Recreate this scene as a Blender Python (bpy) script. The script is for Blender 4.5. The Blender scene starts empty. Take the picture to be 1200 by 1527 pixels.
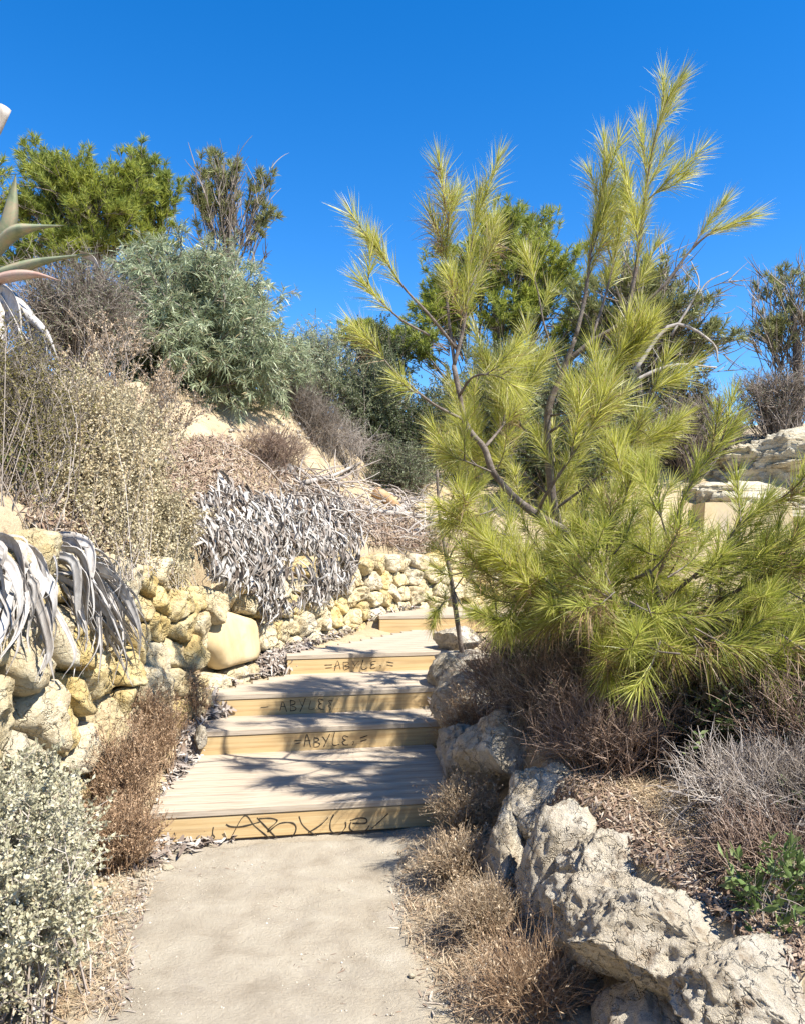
import bpy, bmesh, math, random
import numpy as np
from mathutils import Vector

R = np.random.default_rng(7)
rad = math.radians
SC = bpy.context.scene
COL = SC.collection

# ------------------------------------------------------------------ camera, sky, sun, exposure
CAM_Z, FPX, TILT = 1.60, 1200.0, math.atan(43.5 / 1200)
cam = bpy.data.objects.new('camera', bpy.data.cameras.new('camera')); COL.objects.link(cam)
cam.location = (0, 0, CAM_Z); cam.rotation_euler = (math.pi / 2 + TILT, 0, 0)
cam.data.sensor_width = 36; cam.data.lens = 36 * FPX / 1527; cam.data.clip_start = .05; cam.data.clip_end = 2000
SC.camera = cam

SUN = np.array([.57, -.40, .90]); SUN = SUN / np.linalg.norm(SUN)
el = math.asin(SUN[2]); az = math.atan2(SUN[0], SUN[1])
w = bpy.data.worlds.new('World'); SC.world = w; w.use_nodes = True
nt = w.node_tree; nt.nodes.clear()
sky = nt.nodes.new('ShaderNodeTexSky'); sky.sky_type = 'NISHITA'; sky.sun_disc = False
sky.sun_elevation = el; sky.sun_rotation = az; sky.altitude = 600; sky.air_density = 1.0; sky.dust_density = 0.0; sky.ozone_density = 3.0
hs = nt.nodes.new('ShaderNodeHueSaturation'); hs.inputs['Saturation'].default_value = 1.39; hs.inputs['Value'].default_value = 1.0
hs.inputs['Hue'].default_value = .506
bg = nt.nodes.new('ShaderNodeBackground'); bg.inputs['Strength'].default_value = .105
out = nt.nodes.new('ShaderNodeOutputWorld')
nt.links.new(sky.outputs[0], hs.inputs['Color']); nt.links.new(hs.outputs[0], bg.inputs[0]); nt.links.new(bg.outputs[0], out.inputs[0])
sl = bpy.data.lights.new('sun', 'SUN'); sl.energy = 5.0; sl.angle = rad(.5); sl.color = (1, .95, .86)
so = bpy.data.objects.new('sun', sl); COL.objects.link(so)
so.rotation_euler = Vector(SUN).to_track_quat('Z', 'Y').to_euler(); so.location = (6, -4, 12)
SC.view_settings.view_transform = 'Standard'; SC.view_settings.look = 'None'
SC.view_settings.exposure = 1.27; SC.view_settings.gamma = 1.0; SC.view_settings.use_curve_mapping = False
SC.render.engine = 'CYCLES'
SC.cycles.max_bounces = 6; SC.cycles.diffuse_bounces = 3; SC.cycles.transmission_bounces = 3; SC.cycles.glossy_bounces = 2

# ------------------------------------------------------------------ numeric helpers
def nrm(a):
    return a / np.maximum(np.linalg.norm(a, axis=-1, keepdims=True), 1e-9)
def at(px, py, d):
    a = (px - 600) / FPX; b = (763.5 - py) / FPX
    y = math.cos(TILT) - b * math.sin(TILT); z = math.sin(TILT) + b * math.cos(TILT)
    return np.array([a * d / y, d, CAM_Z + z * d / y])
def rays(px, py):
    px = np.asarray(px, float); py = np.asarray(py, float)
    a = (px - 600) / FPX; b = (763.5 - py) / FPX
    y = math.cos(TILT) - b * math.sin(TILT); z = math.sin(TILT) + b * math.cos(TILT)
    return np.stack([a / y, np.ones_like(a), z / y], -1)
def _h(i, j, k):
    n = (i * 374761393 + j * 668265263 + k * 2147483647 * 7 + 1013904223) & 0xffffffff
    n = ((n ^ (n >> 13)) * 1274126177) & 0xffffffff
    n = ((n ^ (n >> 16)) * 2246822519) & 0xffffffff
    return ((n ^ (n >> 15)) & 0xffffff) / float(0xffffff)
def vnoise(p):
    p = np.asarray(p, float); f = np.floor(p); i = f.astype(np.int64); t = p - f; t = t * t * (3 - 2 * t)
    x, y, z = i[..., 0], i[..., 1], i[..., 2]; u, v, q = t[..., 0], t[..., 1], t[..., 2]
    L = lambda a, b, s: a + (b - a) * s
    c = lambda dx, dy, dz: _h(x + dx, y + dy, z + dz)
    return L(L(L(c(0,0,0), c(1,0,0), u), L(c(0,1,0), c(1,1,0), u), v), L(L(c(0,0,1), c(1,0,1), u), L(c(0,1,1), c(1,1,1), u), v), q) * 2 - 1
def fbm(p, oct=4, gain=.5, ridged=False):
    p = np.asarray(p, float); s = 0; a = 1.; n = 0
    for o in range(oct):
        v = vnoise(p * (2.03 ** o) + 17.3 * o)
        s = s + a * ((1 - 2 * np.abs(v)) if ridged else v); n += a; a *= gain
    return s / n
def unit(n, rng=R):
    return nrm(rng.normal(size=(n, 3)))
def U(a, b, n=None):
    return R.uniform(a, b, n)
def inpoly(px, py, poly):
    poly = np.array(poly, float); c = np.zeros(len(px), bool); j = len(poly) - 1
    for i in range(len(poly)):
        xi, yi = poly[i]; xj, yj = poly[j]
        c ^= ((yi > py) != (yj > py)) & (px < (xj - xi) * (py - yi) / (yj - yi + 1e-12) + xi); j = i
    return c
def sample_poly(poly, n):
    p = np.array(poly, float); lo, hi = p.min(0), p.max(0); o = np.zeros((0, 2))
    while len(o) < n:
        q = R.uniform(lo, hi, (n * 2, 2)); o = np.concatenate([o, q[inpoly(q[:, 0], q[:, 1], poly)]])
    return o[:n]

# ------------------------------------------------------------------ mesh helpers
class Geo:
    def __init__(s): s.v = []; s.q = []; s.t = []; s.n = 0
    def add(s, v, quads=None, tris=None):
        v = np.asarray(v, float).reshape(-1, 3)
        if quads is not None and len(quads): s.q.append(np.asarray(quads, np.int64).reshape(-1, 4) + s.n)
        if tris is not None and len(tris): s.t.append(np.asarray(tris, np.int64).reshape(-1, 3) + s.n)
        s.v.append(v); s.n += len(v); return s
    def mesh(s, name, mat=None, smooth=True, mats=None):
        m = bpy.data.meshes.new(name)
        v = np.concatenate(s.v) if s.v else np.zeros((0, 3))
        q = np.concatenate(s.q) if s.q else np.zeros((0, 4), np.int64)
        t = np.concatenate(s.t) if s.t else np.zeros((0, 3), np.int64)
        m.vertices.add(len(v)); m.vertices.foreach_set('co', v.astype(np.float32).ravel())
        m.loops.add(q.size + t.size); m.loops.foreach_set('vertex_index', np.concatenate([q.ravel(), t.ravel()]).astype(np.int32))
        m.polygons.add(len(q) + len(t))
        m.polygons.foreach_set('loop_start', np.concatenate([np.arange(len(q)) * 4, q.size + np.arange(len(t)) * 3]).astype(np.int32))
        if smooth: m.polygons.foreach_set('use_smooth', np.ones(len(q) + len(t), bool))
        m.update(calc_edges=True); m.validate()
        if mat: m.materials.append(mat)
        return m
    def build(s, name, mat=None, parent=None, smooth=True, kind=None):
        return link(name, s.mesh(name, mat, smooth), parent, kind)
def link(name, mesh, parent=None, kind=None):
    o = bpy.data.objects.new(name, mesh); COL.objects.link(o)
    if parent is not None: child(o, parent)
    if kind: o['kind'] = kind
    return o
def child(o, parent):
    # geometry is written in world coordinates: undo the parents' placement
    o.parent = parent
    m = parent.matrix_basis
    p = parent.parent
    while p is not None: m = p.matrix_basis @ m; p = p.parent
    o.matrix_parent_inverse = m.inverted()
def thing(name, label, cat, loc=(0, 0, 0), group=None, rz=0):
    o = bpy.data.objects.new(name, None); COL.objects.link(o); o.location = [float(c) for c in loc]; o.rotation_euler.z = rz
    o.empty_display_size = .1
    return tag(o, label, cat, group)
def tag(o, label, cat, group=None):
    o['label'] = label; o['category'] = cat
    if group: o['group'] = group
    return o

def blades(g, P, D, L, W, droop=.15, segs=2, prof='lance', side=None):
    P = np.asarray(P, float); n = len(P)
    if n == 0: return
    D = nrm(np.asarray(D, float)); L = np.broadcast_to(L, n).reshape(n, 1); W = np.broadcast_to(W, n).reshape(n, 1)
    droop = np.broadcast_to(droop, n).reshape(n, 1)
    S = nrm(np.cross(D, unit(n) if side is None else side))
    V = np.zeros((n, 2 * segs + 1, 3))
    for k in range(segs + 1):
        t = k / segs
        c = P + D * L * t + np.array([0, 0, -1.]) * droop * L * t * t
        if k == segs: V[:, 2 * segs] = c
        else:
            f = {'lance': [.45, 1, .8, .5], 'strip': [1, 1, .85, .6], 'leaf': [.15, 1, .8, .6]}[prof][min(k, 3)]
            V[:, 2 * k] = c - S * W * f / 2; V[:, 2 * k + 1] = c + S * W * f / 2
    m = 2 * segs + 1; b = (np.arange(n) * m)[:, None]
    qs = [b + np.array([2 * k, 2 * k + 1, 2 * k + 3, 2 * k + 2]) for k in range(segs - 1)]
    g.add(V, np.concatenate(qs) if qs else None, b + np.array([2 * segs - 2, 2 * segs - 1, 2 * segs]))
def leaves(g, P, D, L, W, fold=.25):
    # small leaf: two facets folded on the midrib
    n = len(P)
    if n == 0: return
    D = nrm(D); L = np.broadcast_to(L, n).reshape(n, 1); W = np.broadcast_to(W, n).reshape(n, 1)
    S = nrm(np.cross(D, unit(n))); N = np.cross(S, D)
    V = np.stack([P, P + D * L * .5 - S * W / 2 + N * W * fold, P + D * L, P + D * L * .5 + S * W / 2 + N * W * fold], 1)
    b = (np.arange(n) * 4)[:, None]
    g.add(V, None, np.concatenate([b + np.array([0, 1, 2]), b + np.array([0, 2, 3])]))
def sticks(g, B, r0, r1):
    # three-sided tapered twigs; B is (n, K, 3)
    n, K, _ = B.shape
    if n == 0: return
    r0 = np.broadcast_to(r0, n); r1 = np.broadcast_to(r1, n)
    T = nrm(B[:, -1] - B[:, 0]); a = nrm(np.cross(T, unit(n))); b = np.cross(T, a)
    V = np.zeros((n, K, 3, 3))
    for k in range(K):
        r = (r0 + (r1 - r0) * k / (K - 1))[:, None]
        for j in range(3):
            an = j * 2.0944; V[:, k, j] = B[:, k] + (a * math.cos(an) + b * math.sin(an)) * r
    base = (np.arange(n) * K * 3)[:, None]; Q = []
    for k in range(K - 1):
        for j in range(3):
            Q.append(base + np.array([k * 3 + j, k * 3 + (j + 1) % 3, k * 3 + 3 + (j + 1) % 3, k * 3 + 3 + j]))
    g.add(V, np.concatenate(Q))
def spline(pts, n):
    pts = np.asarray(pts, float); m = len(pts)
    if m < 3:
        t = np.linspace(0, 1, n)[:, None]; return pts[0] * (1 - t) + pts[-1] * t
    P = np.vstack([2 * pts[0] - pts[1], pts, 2 * pts[-1] - pts[-2]]); u = np.linspace(0, m - 1 - 1e-6, n); i = u.astype(int); t = (u - i)[:, None]
    a, b, c, d = P[i], P[i + 1], P[i + 2], P[i + 3]
    return .5 * (2 * b + (c - a) * t + (2 * a - 5 * b + 4 * c - d) * t ** 2 + (-a + 3 * b - 3 * c + d) * t ** 3)
def tube(g, pts, r0, r1, sides=8, lump=.12, n=None, power=1.0):
    n = n or max(6, 4 * len(pts)); C = spline(pts, n); T = nrm(np.gradient(C, axis=0))
    a = nrm(np.cross(T[0], [0.31, .2, .93])); V = np.zeros((n, sides, 3))
    for k in range(n):
        a = nrm(a - T[k] * a.dot(T[k])); b = np.cross(T[k], a)
        r = r0 + (r1 - r0) * (k / (n - 1)) ** power
        for j in range(sides):
            an = j / sides * 2 * math.pi
            V[k, j] = C[k] + (a * math.cos(an) + b * math.sin(an)) * r
    V = V + lump * r0 * fbm(V * (.35 / max(r0, .004)), 2)[..., None] * nrm(V - C[:, None])
    q = [[k * sides + j, k * sides + (j + 1) % sides, (k + 1) * sides + (j + 1) % sides, (k + 1) * sides + j] for k in range(n - 1) for j in range(sides)]
    base = g.n
    g.add(V, q)
    g.add(np.stack([C[0], C[-1]]), None, [[-(n * sides) + (j + 1) % sides, -(n * sides) + j, 0] for j in range(sides)] + [[-sides + j, -sides + (j + 1) % sides, 1] for j in range(sides)])
    return C
def ribbon(g, pts, width, thick=.25, n=12, twist=0., fold=.5, side0=None, prof=None):
    # thick tapering leaf with a channel: lens section of six points
    C = spline(pts, n); T = nrm(np.gradient(C, axis=0))
    s = nrm(np.cross(T[0], unit(1)[0] if side0 is None else side0))
    V = np.zeros((n, 6, 3))
    for k in range(n):
        t = k / (n - 1); s = nrm(s - T[k] * s.dot(T[k])); N = np.cross(s, T[k])
        c, sn = math.cos(twist * t), math.sin(twist * t); S = s * c + N * sn; M = np.cross(S, T[k])
        wd = width * (prof(t) if prof else (.55 + .6 * math.sin(math.pi * min(1, t * 1.15 + .1))) * (1 - t ** 3) + .02) / 2
        th = wd * thick
        for j, (x, y) in enumerate(((-1, fold), (-.5, fold * .3), (.5, fold * .3), (1, fold), (.45, -1 * thick), (-.45, -1 * thick))):
            V[k, j] = C[k] + S * x * wd + M * y * wd
    q = [[k * 6 + j, k * 6 + (j + 1) % 6, (k + 1) * 6 + (j + 1) % 6, (k + 1) * 6 + j] for k in range(n - 1) for j in range(6)]
    q += [[0, 1, 4, 5], [1, 2, 3, 4]]; e = (n - 1) * 6; q += [[e + 5, e + 4, e + 1, e], [e + 4, e + 3, e + 2, e + 1]]
    g.add(V, q)

_ico = {}
def ico(sub):
    if sub not in _ico:
        b = bmesh.new(); bmesh.ops.create_icosphere(b, subdivisions=sub, radius=1)
        _ico[sub] = (np.array([v.co[:] for v in b.verts]), np.array([[v.index for v in f.verts] for f in b.faces])); b.free()
    return _ico[sub]
def rock_pts(sub, size, seed, cuts=9, rough=.16, freq=1.6, strata=0., box=0.):
    rng = np.random.default_rng(seed); v, f = ico(sub); p = v.copy()
    if box: p = np.sign(p) * np.abs(p) ** box
    for _ in range(cuts):
        n = nrm(rng.normal(size=3)); d = rng.uniform(.52, .86); e = p @ n - d
        p = p - np.where(e > 0, e, 0)[:, None] * n * (.97 if cuts > 10 else .9)
    o = rng.uniform(-50, 50, 3)
    p = p * (1 + rough * 1.0 * fbm(v * freq + o, 3)[:, None])
    p = p + v * (rough * .7 * (fbm(v * freq * 2.3 + o, 4, .55, True) - .2))[:, None]
    p = p + v * (rough * .38 * fbm(v * freq * 8 + o, 5, .62, True))[:, None]
    if strata:
        p = p + v * (strata * fbm(np.stack([v[:, 0] * 1.2, v[:, 1] * 1.2, v[:, 2] * 9], -1) + o, 3)[:, None])
    return p * np.asarray(size), f

# ------------------------------------------------------------------ materials
ALB = .86      # all tones below are written relative to white paint .86
def ramp(nt, cols):
    r = nt.nodes.new('ShaderNodeValToRGB'); e = r.color_ramp.elements
    while len(e) < len(cols): e.new(.5)
    for i, c in enumerate(cols):
        pos, c = c if isinstance(c[1], tuple) else (i / max(1, len(cols) - 1), c)
        k = 1. if c in ((0, 0, 0), (1, 1, 1)) else ALB; e[i].position = pos; e[i].color = (*[x * k for x in c], 1)
    return r
def noise(nt, vec, scale, detail=5, rough=.6, dist=0.):
    n = nt.nodes.new('ShaderNodeTexNoise'); n.inputs['Scale'].default_value = scale; n.inputs['Detail'].default_value = detail
    n.inputs['Roughness'].default_value = rough; n.inputs['Distortion'].default_value = dist; nt.links.new(vec, n.inputs['Vector']); return n
def mixc(nt, a, b, fac, mode='MIX'):
    m = nt.nodes.new('ShaderNodeMix'); m.data_type = 'RGBA'; m.blend_type = mode
    for s, v in ((m.inputs[0], fac), (m.inputs[6], a), (m.inputs[7], b)):
        if isinstance(v, (int, float)): s.default_value = v
        elif isinstance(v, tuple): s.default_value = (*[x * ALB for x in v], 1)
        else: nt.links.new(v, s)
    return m.outputs[2]
def mathn(nt, op, a, b):
    m = nt.nodes.new('ShaderNodeMath'); m.operation = op
    for s, v in ((m.inputs[0], a), (m.inputs[1], b)):
        if isinstance(v, (int, float)): s.default_value = v
        else: nt.links.new(v, s)
    return m.outputs[0]
def newmat(name):
    m = bpy.data.materials.new(name); m.use_nodes = True; nt = m.node_tree
    b = nt.nodes['Principled BSDF']; b.inputs['Specular IOR Level'].default_value = .25
    tc = nt.nodes.new('ShaderNodeTexCoord'); return m, nt, b, tc.outputs['Object']
def bump(nt, b, h, strength=.5, dist=.02):
    n = nt.nodes.new('ShaderNodeBump'); n.inputs['Strength'].default_value = strength; n.inputs['Distance'].default_value = dist
    nt.links.new(h, n.inputs['Height']); nt.links.new(n.outputs[0], b.inputs['Normal'])
def leaf_mat(name, cols, trans=.3, rough=.55, tint=None, tscale=1.5, spec=.3):
    m, nt, b, oc = newmat(name)
    g = nt.nodes.new('ShaderNodeNewGeometry'); r = ramp(nt, cols); nt.links.new(g.outputs['Random Per Island'], r.inputs[0]); c = r.outputs[0]
    if tint:
        n = noise(nt, oc, tscale, 3); f = ramp(nt, [(.45, (0, 0, 0)), (.62, (1, 1, 1))]); nt.links.new(n.outputs[0], f.inputs[0])
        c = mixc(nt, c, tint, mathn(nt, 'MULTIPLY', f.outputs[0], .6))
    nt.links.new(c, b.inputs['Base Color']); b.inputs['Roughness'].default_value = rough; b.inputs['Specular IOR Level'].default_value = spec
    if trans:
        t = nt.nodes.new('ShaderNodeBsdfTranslucent'); nt.links.new(c, t.inputs[0]); mx = nt.nodes.new('ShaderNodeMixShader'); mx.inputs[0].default_value = trans
        nt.links.new(b.outputs[0], mx.inputs[1]); nt.links.new(t.outputs[0], mx.inputs[2]); nt.links.new(mx.outputs[0], nt.nodes['Material Output'].inputs[0])
    return m
def solid_mat(name, cols, scale=6, rough=.85, bscale=30, bstr=.5, bdist=.01, stretch=None, spots=None, spot_scale=20, objrand=0., crack=0.):
    m, nt, b, oc = newmat(name); v = oc
    if stretch:
        mp = nt.nodes.new('ShaderNodeMapping'); mp.inputs['Scale'].default_value = stretch; nt.links.new(oc, mp.inputs[0]); v = mp.outputs[0]
    n = noise(nt, v, scale, 6, .62, .4); r = ramp(nt, cols); nt.links.new(n.outputs[0], r.inputs[0]); c = r.outputs[0]
    if objrand:
        oi = nt.nodes.new('ShaderNodeObjectInfo'); hv = nt.nodes.new('ShaderNodeHueSaturation')
        nt.links.new(mathn(nt, 'ADD', mathn(nt, 'MULTIPLY', oi.outputs['Random'], objrand), 1 - objrand * .6), hv.inputs['Value'])
        nt.links.new(mathn(nt, 'ADD', mathn(nt, 'MULTIPLY', mathn(nt, 'FRACT', mathn(nt, 'MULTIPLY', oi.outputs['Random'], 7.31), 0), .45), .7), hv.inputs['Saturation'])
        nt.links.new(c, hv.inputs['Color']); c = hv.outputs[0]
    if spots:
        sn = noise(nt, v, spot_scale, 5, .7, .3); sr = ramp(nt, [(.55, (0, 0, 0)), (.68, (1, 1, 1))]); nt.links.new(sn.outputs[0], sr.inputs[0])
        c = mixc(nt, c, spots, mathn(nt, 'MULTIPLY', sr.outputs[0], .75))
    bn = noise(nt, v, bscale, 8, .72).outputs[0]
    if crack:
        wn = noise(nt, v, crack * .8, 5, .6); wp = nt.nodes.new('ShaderNodeVectorMath'); wp.operation = 'MULTIPLY_ADD'; nt.links.new(wn.outputs[1], wp.inputs[0]); wp.inputs[1].default_value = (.6, .6, .25); nt.links.new(v, wp.inputs[2])
        vo = nt.nodes.new('ShaderNodeTexVoronoi'); vo.feature = 'DISTANCE_TO_EDGE'; vo.inputs['Scale'].default_value = crack; nt.links.new(wp.outputs[0], vo.inputs['Vector'])
        mk = noise(nt, v, crack * .7, 4, .6); cm = ramp(nt, [(.46, (0, 0, 0)), (.70, (.26, .26, .26))]); nt.links.new(mk.outputs[0], cm.inputs[0])
        cr = ramp(nt, [(.0, (0, 0, 0)), (.035, (1, 1, 1))]); nt.links.new(vo.outputs[0], cr.inputs[0]); bn = mathn(nt, 'ADD', bn, mathn(nt, 'MULTIPLY', cr.outputs[0], .4))
        c = mixc(nt, c, (.20, .14, .09), mathn(nt, 'MULTIPLY', mathn(nt, 'SUBTRACT', 1., cr.outputs[0]), cm.outputs[0]))
    nt.links.new(c, b.inputs['Base Color']); b.inputs['Roughness'].default_value = rough; b.inputs['Specular IOR Level'].default_value = .15
    bump(nt, b, bn, bstr, bdist)
    return m

M = {}
M['soil'] = solid_mat('dry_soil', [(.2, (.27, .19, .115)), (.42, (.42, .325, .20)), (.62, (.52, .42, .275)), (.8, (.35, .265, .17))], 1.6, bscale=22, bstr=.8, bdist=.03, spots=(.24, .16, .10), spot_scale=9)
M['path'] = solid_mat('trodden_earth', [(.28, (.28, .235, .175)), (.48, (.375, .325, .25)), (.58, (.405, .355, .275)), (.75, (.475, .42, .335))], 5.0, bscale=70, bstr=.8, bdist=.014, spots=(.34, .295, .235), spot_scale=4.5)
M['stone'] = solid_mat('yellow_limestone', [(.25, (.48, .33, .15)), (.42, (.66, .51, .25)), (.58, (.72, .60, .36)), (.75, (.74, .66, .49))], 5, bscale=20, bstr=.9, bdist=.05, spots=(.30, .20, .10), spot_scale=28, objrand=.24, crack=4.)
M['slab'] = solid_mat('sawn_limestone', [(.3, (.52, .38, .20)), (.5, (.62, .50, .30)), (.7, (.50, .42, .33))], 2.5, bscale=40, bstr=.3, bdist=.008, stretch=(1, 1, .4))
M['rock'] = solid_mat('grey_limestone', [(.24, (.26, .17, .09)), (.38, (.52, .44, .32)), (.55, (.66, .59, .47)), (.75, (.56, .53, .46))], 4, bscale=16, bstr=1., bdist=.05, spots=(.22, .14, .08), spot_scale=11, crack=6.)
M['ledge'] = solid_mat('pale_bedrock', [(.3, (.46, .36, .22)), (.5, (.64, .57, .42)), (.7, (.70, .65, .53))], 3, bscale=18, bstr=.9, bdist=.05, stretch=(1, 1, 5), spots=(.30, .22, .13), spot_scale=2.2, crack=1.6)
M['tread'] = solid_mat('weathered_deck', [(.28, (.33, .255, .18)), (.5, (.46, .385, .295)), (.72, (.53, .455, .36))], 5, bscale=9, bstr=.5, bdist=.004, stretch=(.6, 14, 14), spots=(.25, .19, .14), spot_scale=2.)
M['riser'] = solid_mat('fresh_timber', [(.28, (.40, .25, .11)), (.5, (.56, .40, .20)), (.72, (.62, .48, .27))], 4, bscale=8, bstr=.35, bdist=.003, stretch=(.5, 12, 16), spots=(.40, .27, .14), spot_scale=1.6)
M['ink'] = solid_mat('marker_ink', [(.3, (.03, .025, .02)), (.7, (.09, .07, .05))], 20, bstr=0)
M['bark'] = solid_mat('pine_bark', [(.3, (.10, .075, .06)), (.5, (.19, .155, .13)), (.7, (.27, .235, .20))], 18, bscale=60, bstr=.9, bdist=.01)
M['greywood'] = solid_mat('bleached_wood', [(.3, (.20, .165, .14)), (.5, (.37, .33, .29)), (.7, (.50, .46, .42))], 10, bscale=50, bstr=.7, bdist=.006, stretch=(1, 1, .4))
M['orangewood'] = solid_mat('split_log', [(.3, (.26, .15, .08)), (.5, (.48, .31, .16)), (.7, (.40, .33, .27))], 8, bscale=40, bstr=.7, bdist=.006)
M['deadleaf'] = solid_mat('dead_agave', [(.26, (.22, .18, .15)), (.45, (.43, .395, .36)), (.65, (.56, .53, .495))], 14, bscale=40, bstr=.6, bdist=.006, stretch=(2, 2, .5), objrand=.25)
M['agave'] = solid_mat('green_agave', [(.3, (.14, .17, .10)), (.5, (.26, .28, .17)), (.72, (.40, .29, .20))], 7, spots=(.34, .24, .17), spot_scale=14, rough=.55, bscale=20, bstr=.2, bdist=.004)
M['agavered'] = solid_mat('reddened_agave', [(.3, (.36, .22, .17)), (.5, (.44, .31, .25)), (.72, (.34, .32, .22))], 5, rough=.55, bscale=20, bstr=.2, bdist=.004)
M['needle'] = leaf_mat('pine_needles', [(0, (.31, .33, .04)), (.4, (.54, .545, .09)), (.75, (.69, .67, .17)), (.93, (.82, .77, .44)), (1, (.38, .24, .10))], .5, .40, tscale=1.2, spec=.5)
M['needlegreen'] = leaf_mat('green_pine_needles', [(0, (.24, .275, .035)), (.5, (.46, .49, .085)), (.9, (.68, .66, .20)), (1, (.45, .32, .15))], .5, .42, spec=.5)
M['needlebrown'] = leaf_mat('brown_pine_needles', [(0, (.20, .12, .06)), (.6, (.29, .19, .10)), (1, (.35, .27, .17))], .2)
M['farpine'] = leaf_mat('crown_needles', [(0, (.17, .21, .03)), (.5, (.34, .39, .06)), (1, (.54, .54, .12))], .45, .5, tint=(.19, .25, .07), tscale=.8)
M['farpinegrey'] = leaf_mat('dull_crown_needles', [(0, (.15, .17, .06)), (.5, (.27, .29, .11)), (1, (.42, .41, .18))], .3, .5)
M['acacia'] = leaf_mat('acacia_leaves', [(0, (.21, .26, .14)), (.5, (.36, .42, .25)), (.9, (.52, .56, .36)), (1, (.45, .34, .18))], .35, .42, spec=.5)
M['olive'] = leaf_mat('olive_leaves', [(0, (.09, .115, .05)), (.5, (.17, .20, .10)), (1, (.30, .32, .19))], .2, .5)
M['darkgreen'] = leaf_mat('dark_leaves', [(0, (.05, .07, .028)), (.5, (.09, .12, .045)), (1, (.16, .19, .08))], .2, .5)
M['silver'] = leaf_mat('silver_leaves', [(0, (.34, .32, .20)), (.5, (.54, .51, .35)), (.9, (.68, .65, .49)), (1, (.60, .48, .29))], .3, .7)
M['beige'] = leaf_mat('dry_seed_leaves', [(0, (.36, .29, .16)), (.45, (.57, .48, .30)), (.8, (.70, .61, .42)), (1, (.60, .44, .24))], .28, .7, tint=(.47, .43, .28), tscale=1.3)
M['straw'] = leaf_mat('straw', [(0, (.30, .20, .12)), (.5, (.46, .345, .22)), (1, (.60, .49, .35))], .15, .75)
M['rust'] = leaf_mat('rusty_weed', [(0, (.24, .145, .08)), (.5, (.40, .26, .155)), (1, (.55, .40, .26))], .15, .75)
M['twig'] = leaf_mat('grey_twigs', [(0, (.11, .085, .065)), (.5, (.22, .18, .145)), (1, (.38, .33, .28))], 0, .8)
M['twigpale'] = leaf_mat('pale_twigs', [(0, (.26, .21, .17)), (.5, (.40, .34, .29)), (1, (.55, .50, .44))], 0, .8)
M['twigpink'] = leaf_mat('pinkish_twigs', [(0, (.15, .095, .065)), (.5, (.27, .185, .135)), (1, (.42, .32, .25))], 0, .8)
M['heather'] = leaf_mat('heather_twigs', [(0, (.13, .10, .08)), (.5, (.22, .175, .145)), (1, (.33, .28, .24))], 0, .8)
M['yellowbush'] = leaf_mat('yellowed_leaves', [(0, (.12, .11, .03)), (.5, (.20, .175, .05)), (1, (.30, .25, .09))], .25)
M['freshgreen'] = leaf_mat('fresh_leaves', [(0, (.09, .15, .04)), (.5, (.16, .23, .07)), (1, (.27, .32, .13))], .3)
M['litter'] = leaf_mat('leaf_litter', [(0, (.12, .085, .065)), (.35, (.24, .19, .155)), (.7, (.36, .31, .265)), (1, (.48, .44, .39))], 0, .85)
M['brownlitter'] = leaf_mat('brown_litter', [(0, (.13, .08, .055)), (.4, (.26, .175, .12)), (.8, (.38, .29, .21)), (1, (.50, .43, .35))], 0, .85)
M['silverlitter'] = leaf_mat('silver_litter', [(0, (.12, .09, .07)), (.3, (.28, .235, .195)), (.7, (.46, .425, .385)), (1, (.62, .59, .55))], 0, .8)
M['pebble'] = leaf_mat('pale_pebbles', [(0, (.30, .25, .18)), (.5, (.44, .385, .30)), (.92, (.55, .50, .42)), (1, (.68, .65, .60))], 0, .85)

# ------------------------------------------------------------------ terrain
WALL = np.array([(-2.7, -4), (-2.25, 0), (-1.98, 2), (-1.86, 3.4), (-1.74, 4.6), (-1.58, 5.6), (-1.38, 6.4), (-1.0, 7.5), (-.5, 8.7), (.1, 9.5), (.9, 10.1), (2.2, 10.6), (5, 11.2), (9, 12), (40, 16)], float)
WTOP = np.array([1.75, 1.75, 1.7, 1.62, 1.50, 1.42, 1.34, 1.36, 1.45, 1.5, 1.5, 1.47, 1.45, 1.45, 1.5])
RLINE = np.array([(1.4, -4), (1.05, 1), (.66, 2.5), (.56, 3.0), (.46, 3.6), (.40, 4.5), (.36, 5.4), (.40, 6.3), (.55, 7.3), (.95, 8.3), (1.9, 9.0), (5, 9.6), (40, 13)], float)
def sdist(p, line, attr=None):
    best = np.full(p.shape[:-1], 1e9); sg = np.zeros_like(best); av = np.zeros_like(best); uu = np.zeros_like(best); acc = 0.
    for i in range(len(line) - 1):
        a, b = line[i], line[i + 1]; d = b - a; L = np.hypot(*d); q = p - a; t = np.clip((q @ d) / L ** 2, 0, 1)
        e = q - t[..., None] * d; r = np.hypot(e[..., 0], e[..., 1]); cr = d[0] * q[..., 1] - d[1] * q[..., 0]
        m = r < best; best = np.where(m, r, best); sg = np.where(m, np.sign(cr), sg); uu = np.where(m, acc + t * L, uu)
        if attr is not None: av = np.where(m, attr[i] + t * (attr[i + 1] - attr[i]), av)
        acc += L
    return best * sg, av, uu
def sstep(x, a, b):
    t = np.clip((x - a) / (b - a), 0, 1); return t * t * (3 - 2 * t)
STEPS = [((-1.34, 4.315), (.40, 4.625), .16), ((-1.40, 5.45), (.36, 5.79), .32), ((-1.47, 5.875), (.40, 6.26), .48), ((-.97, 6.80), (.55, 7.12), .64), ((-.25, 8.68), (1.1, 8.88), .80)]
def path_z(x, y):
    v = y - .19 * (x + .5)
    return np.interp(v, [4.30, 4.38, 4.50, 4.62, 5.62, 5.68, 6.04, 6.12, 6.9, 7.0, 8.75, 8.85, 11, 14], [0, -.035, -.035, .08, .10, .22, .24, .38, .42, .54, .60, .70, .80, .95])
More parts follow.
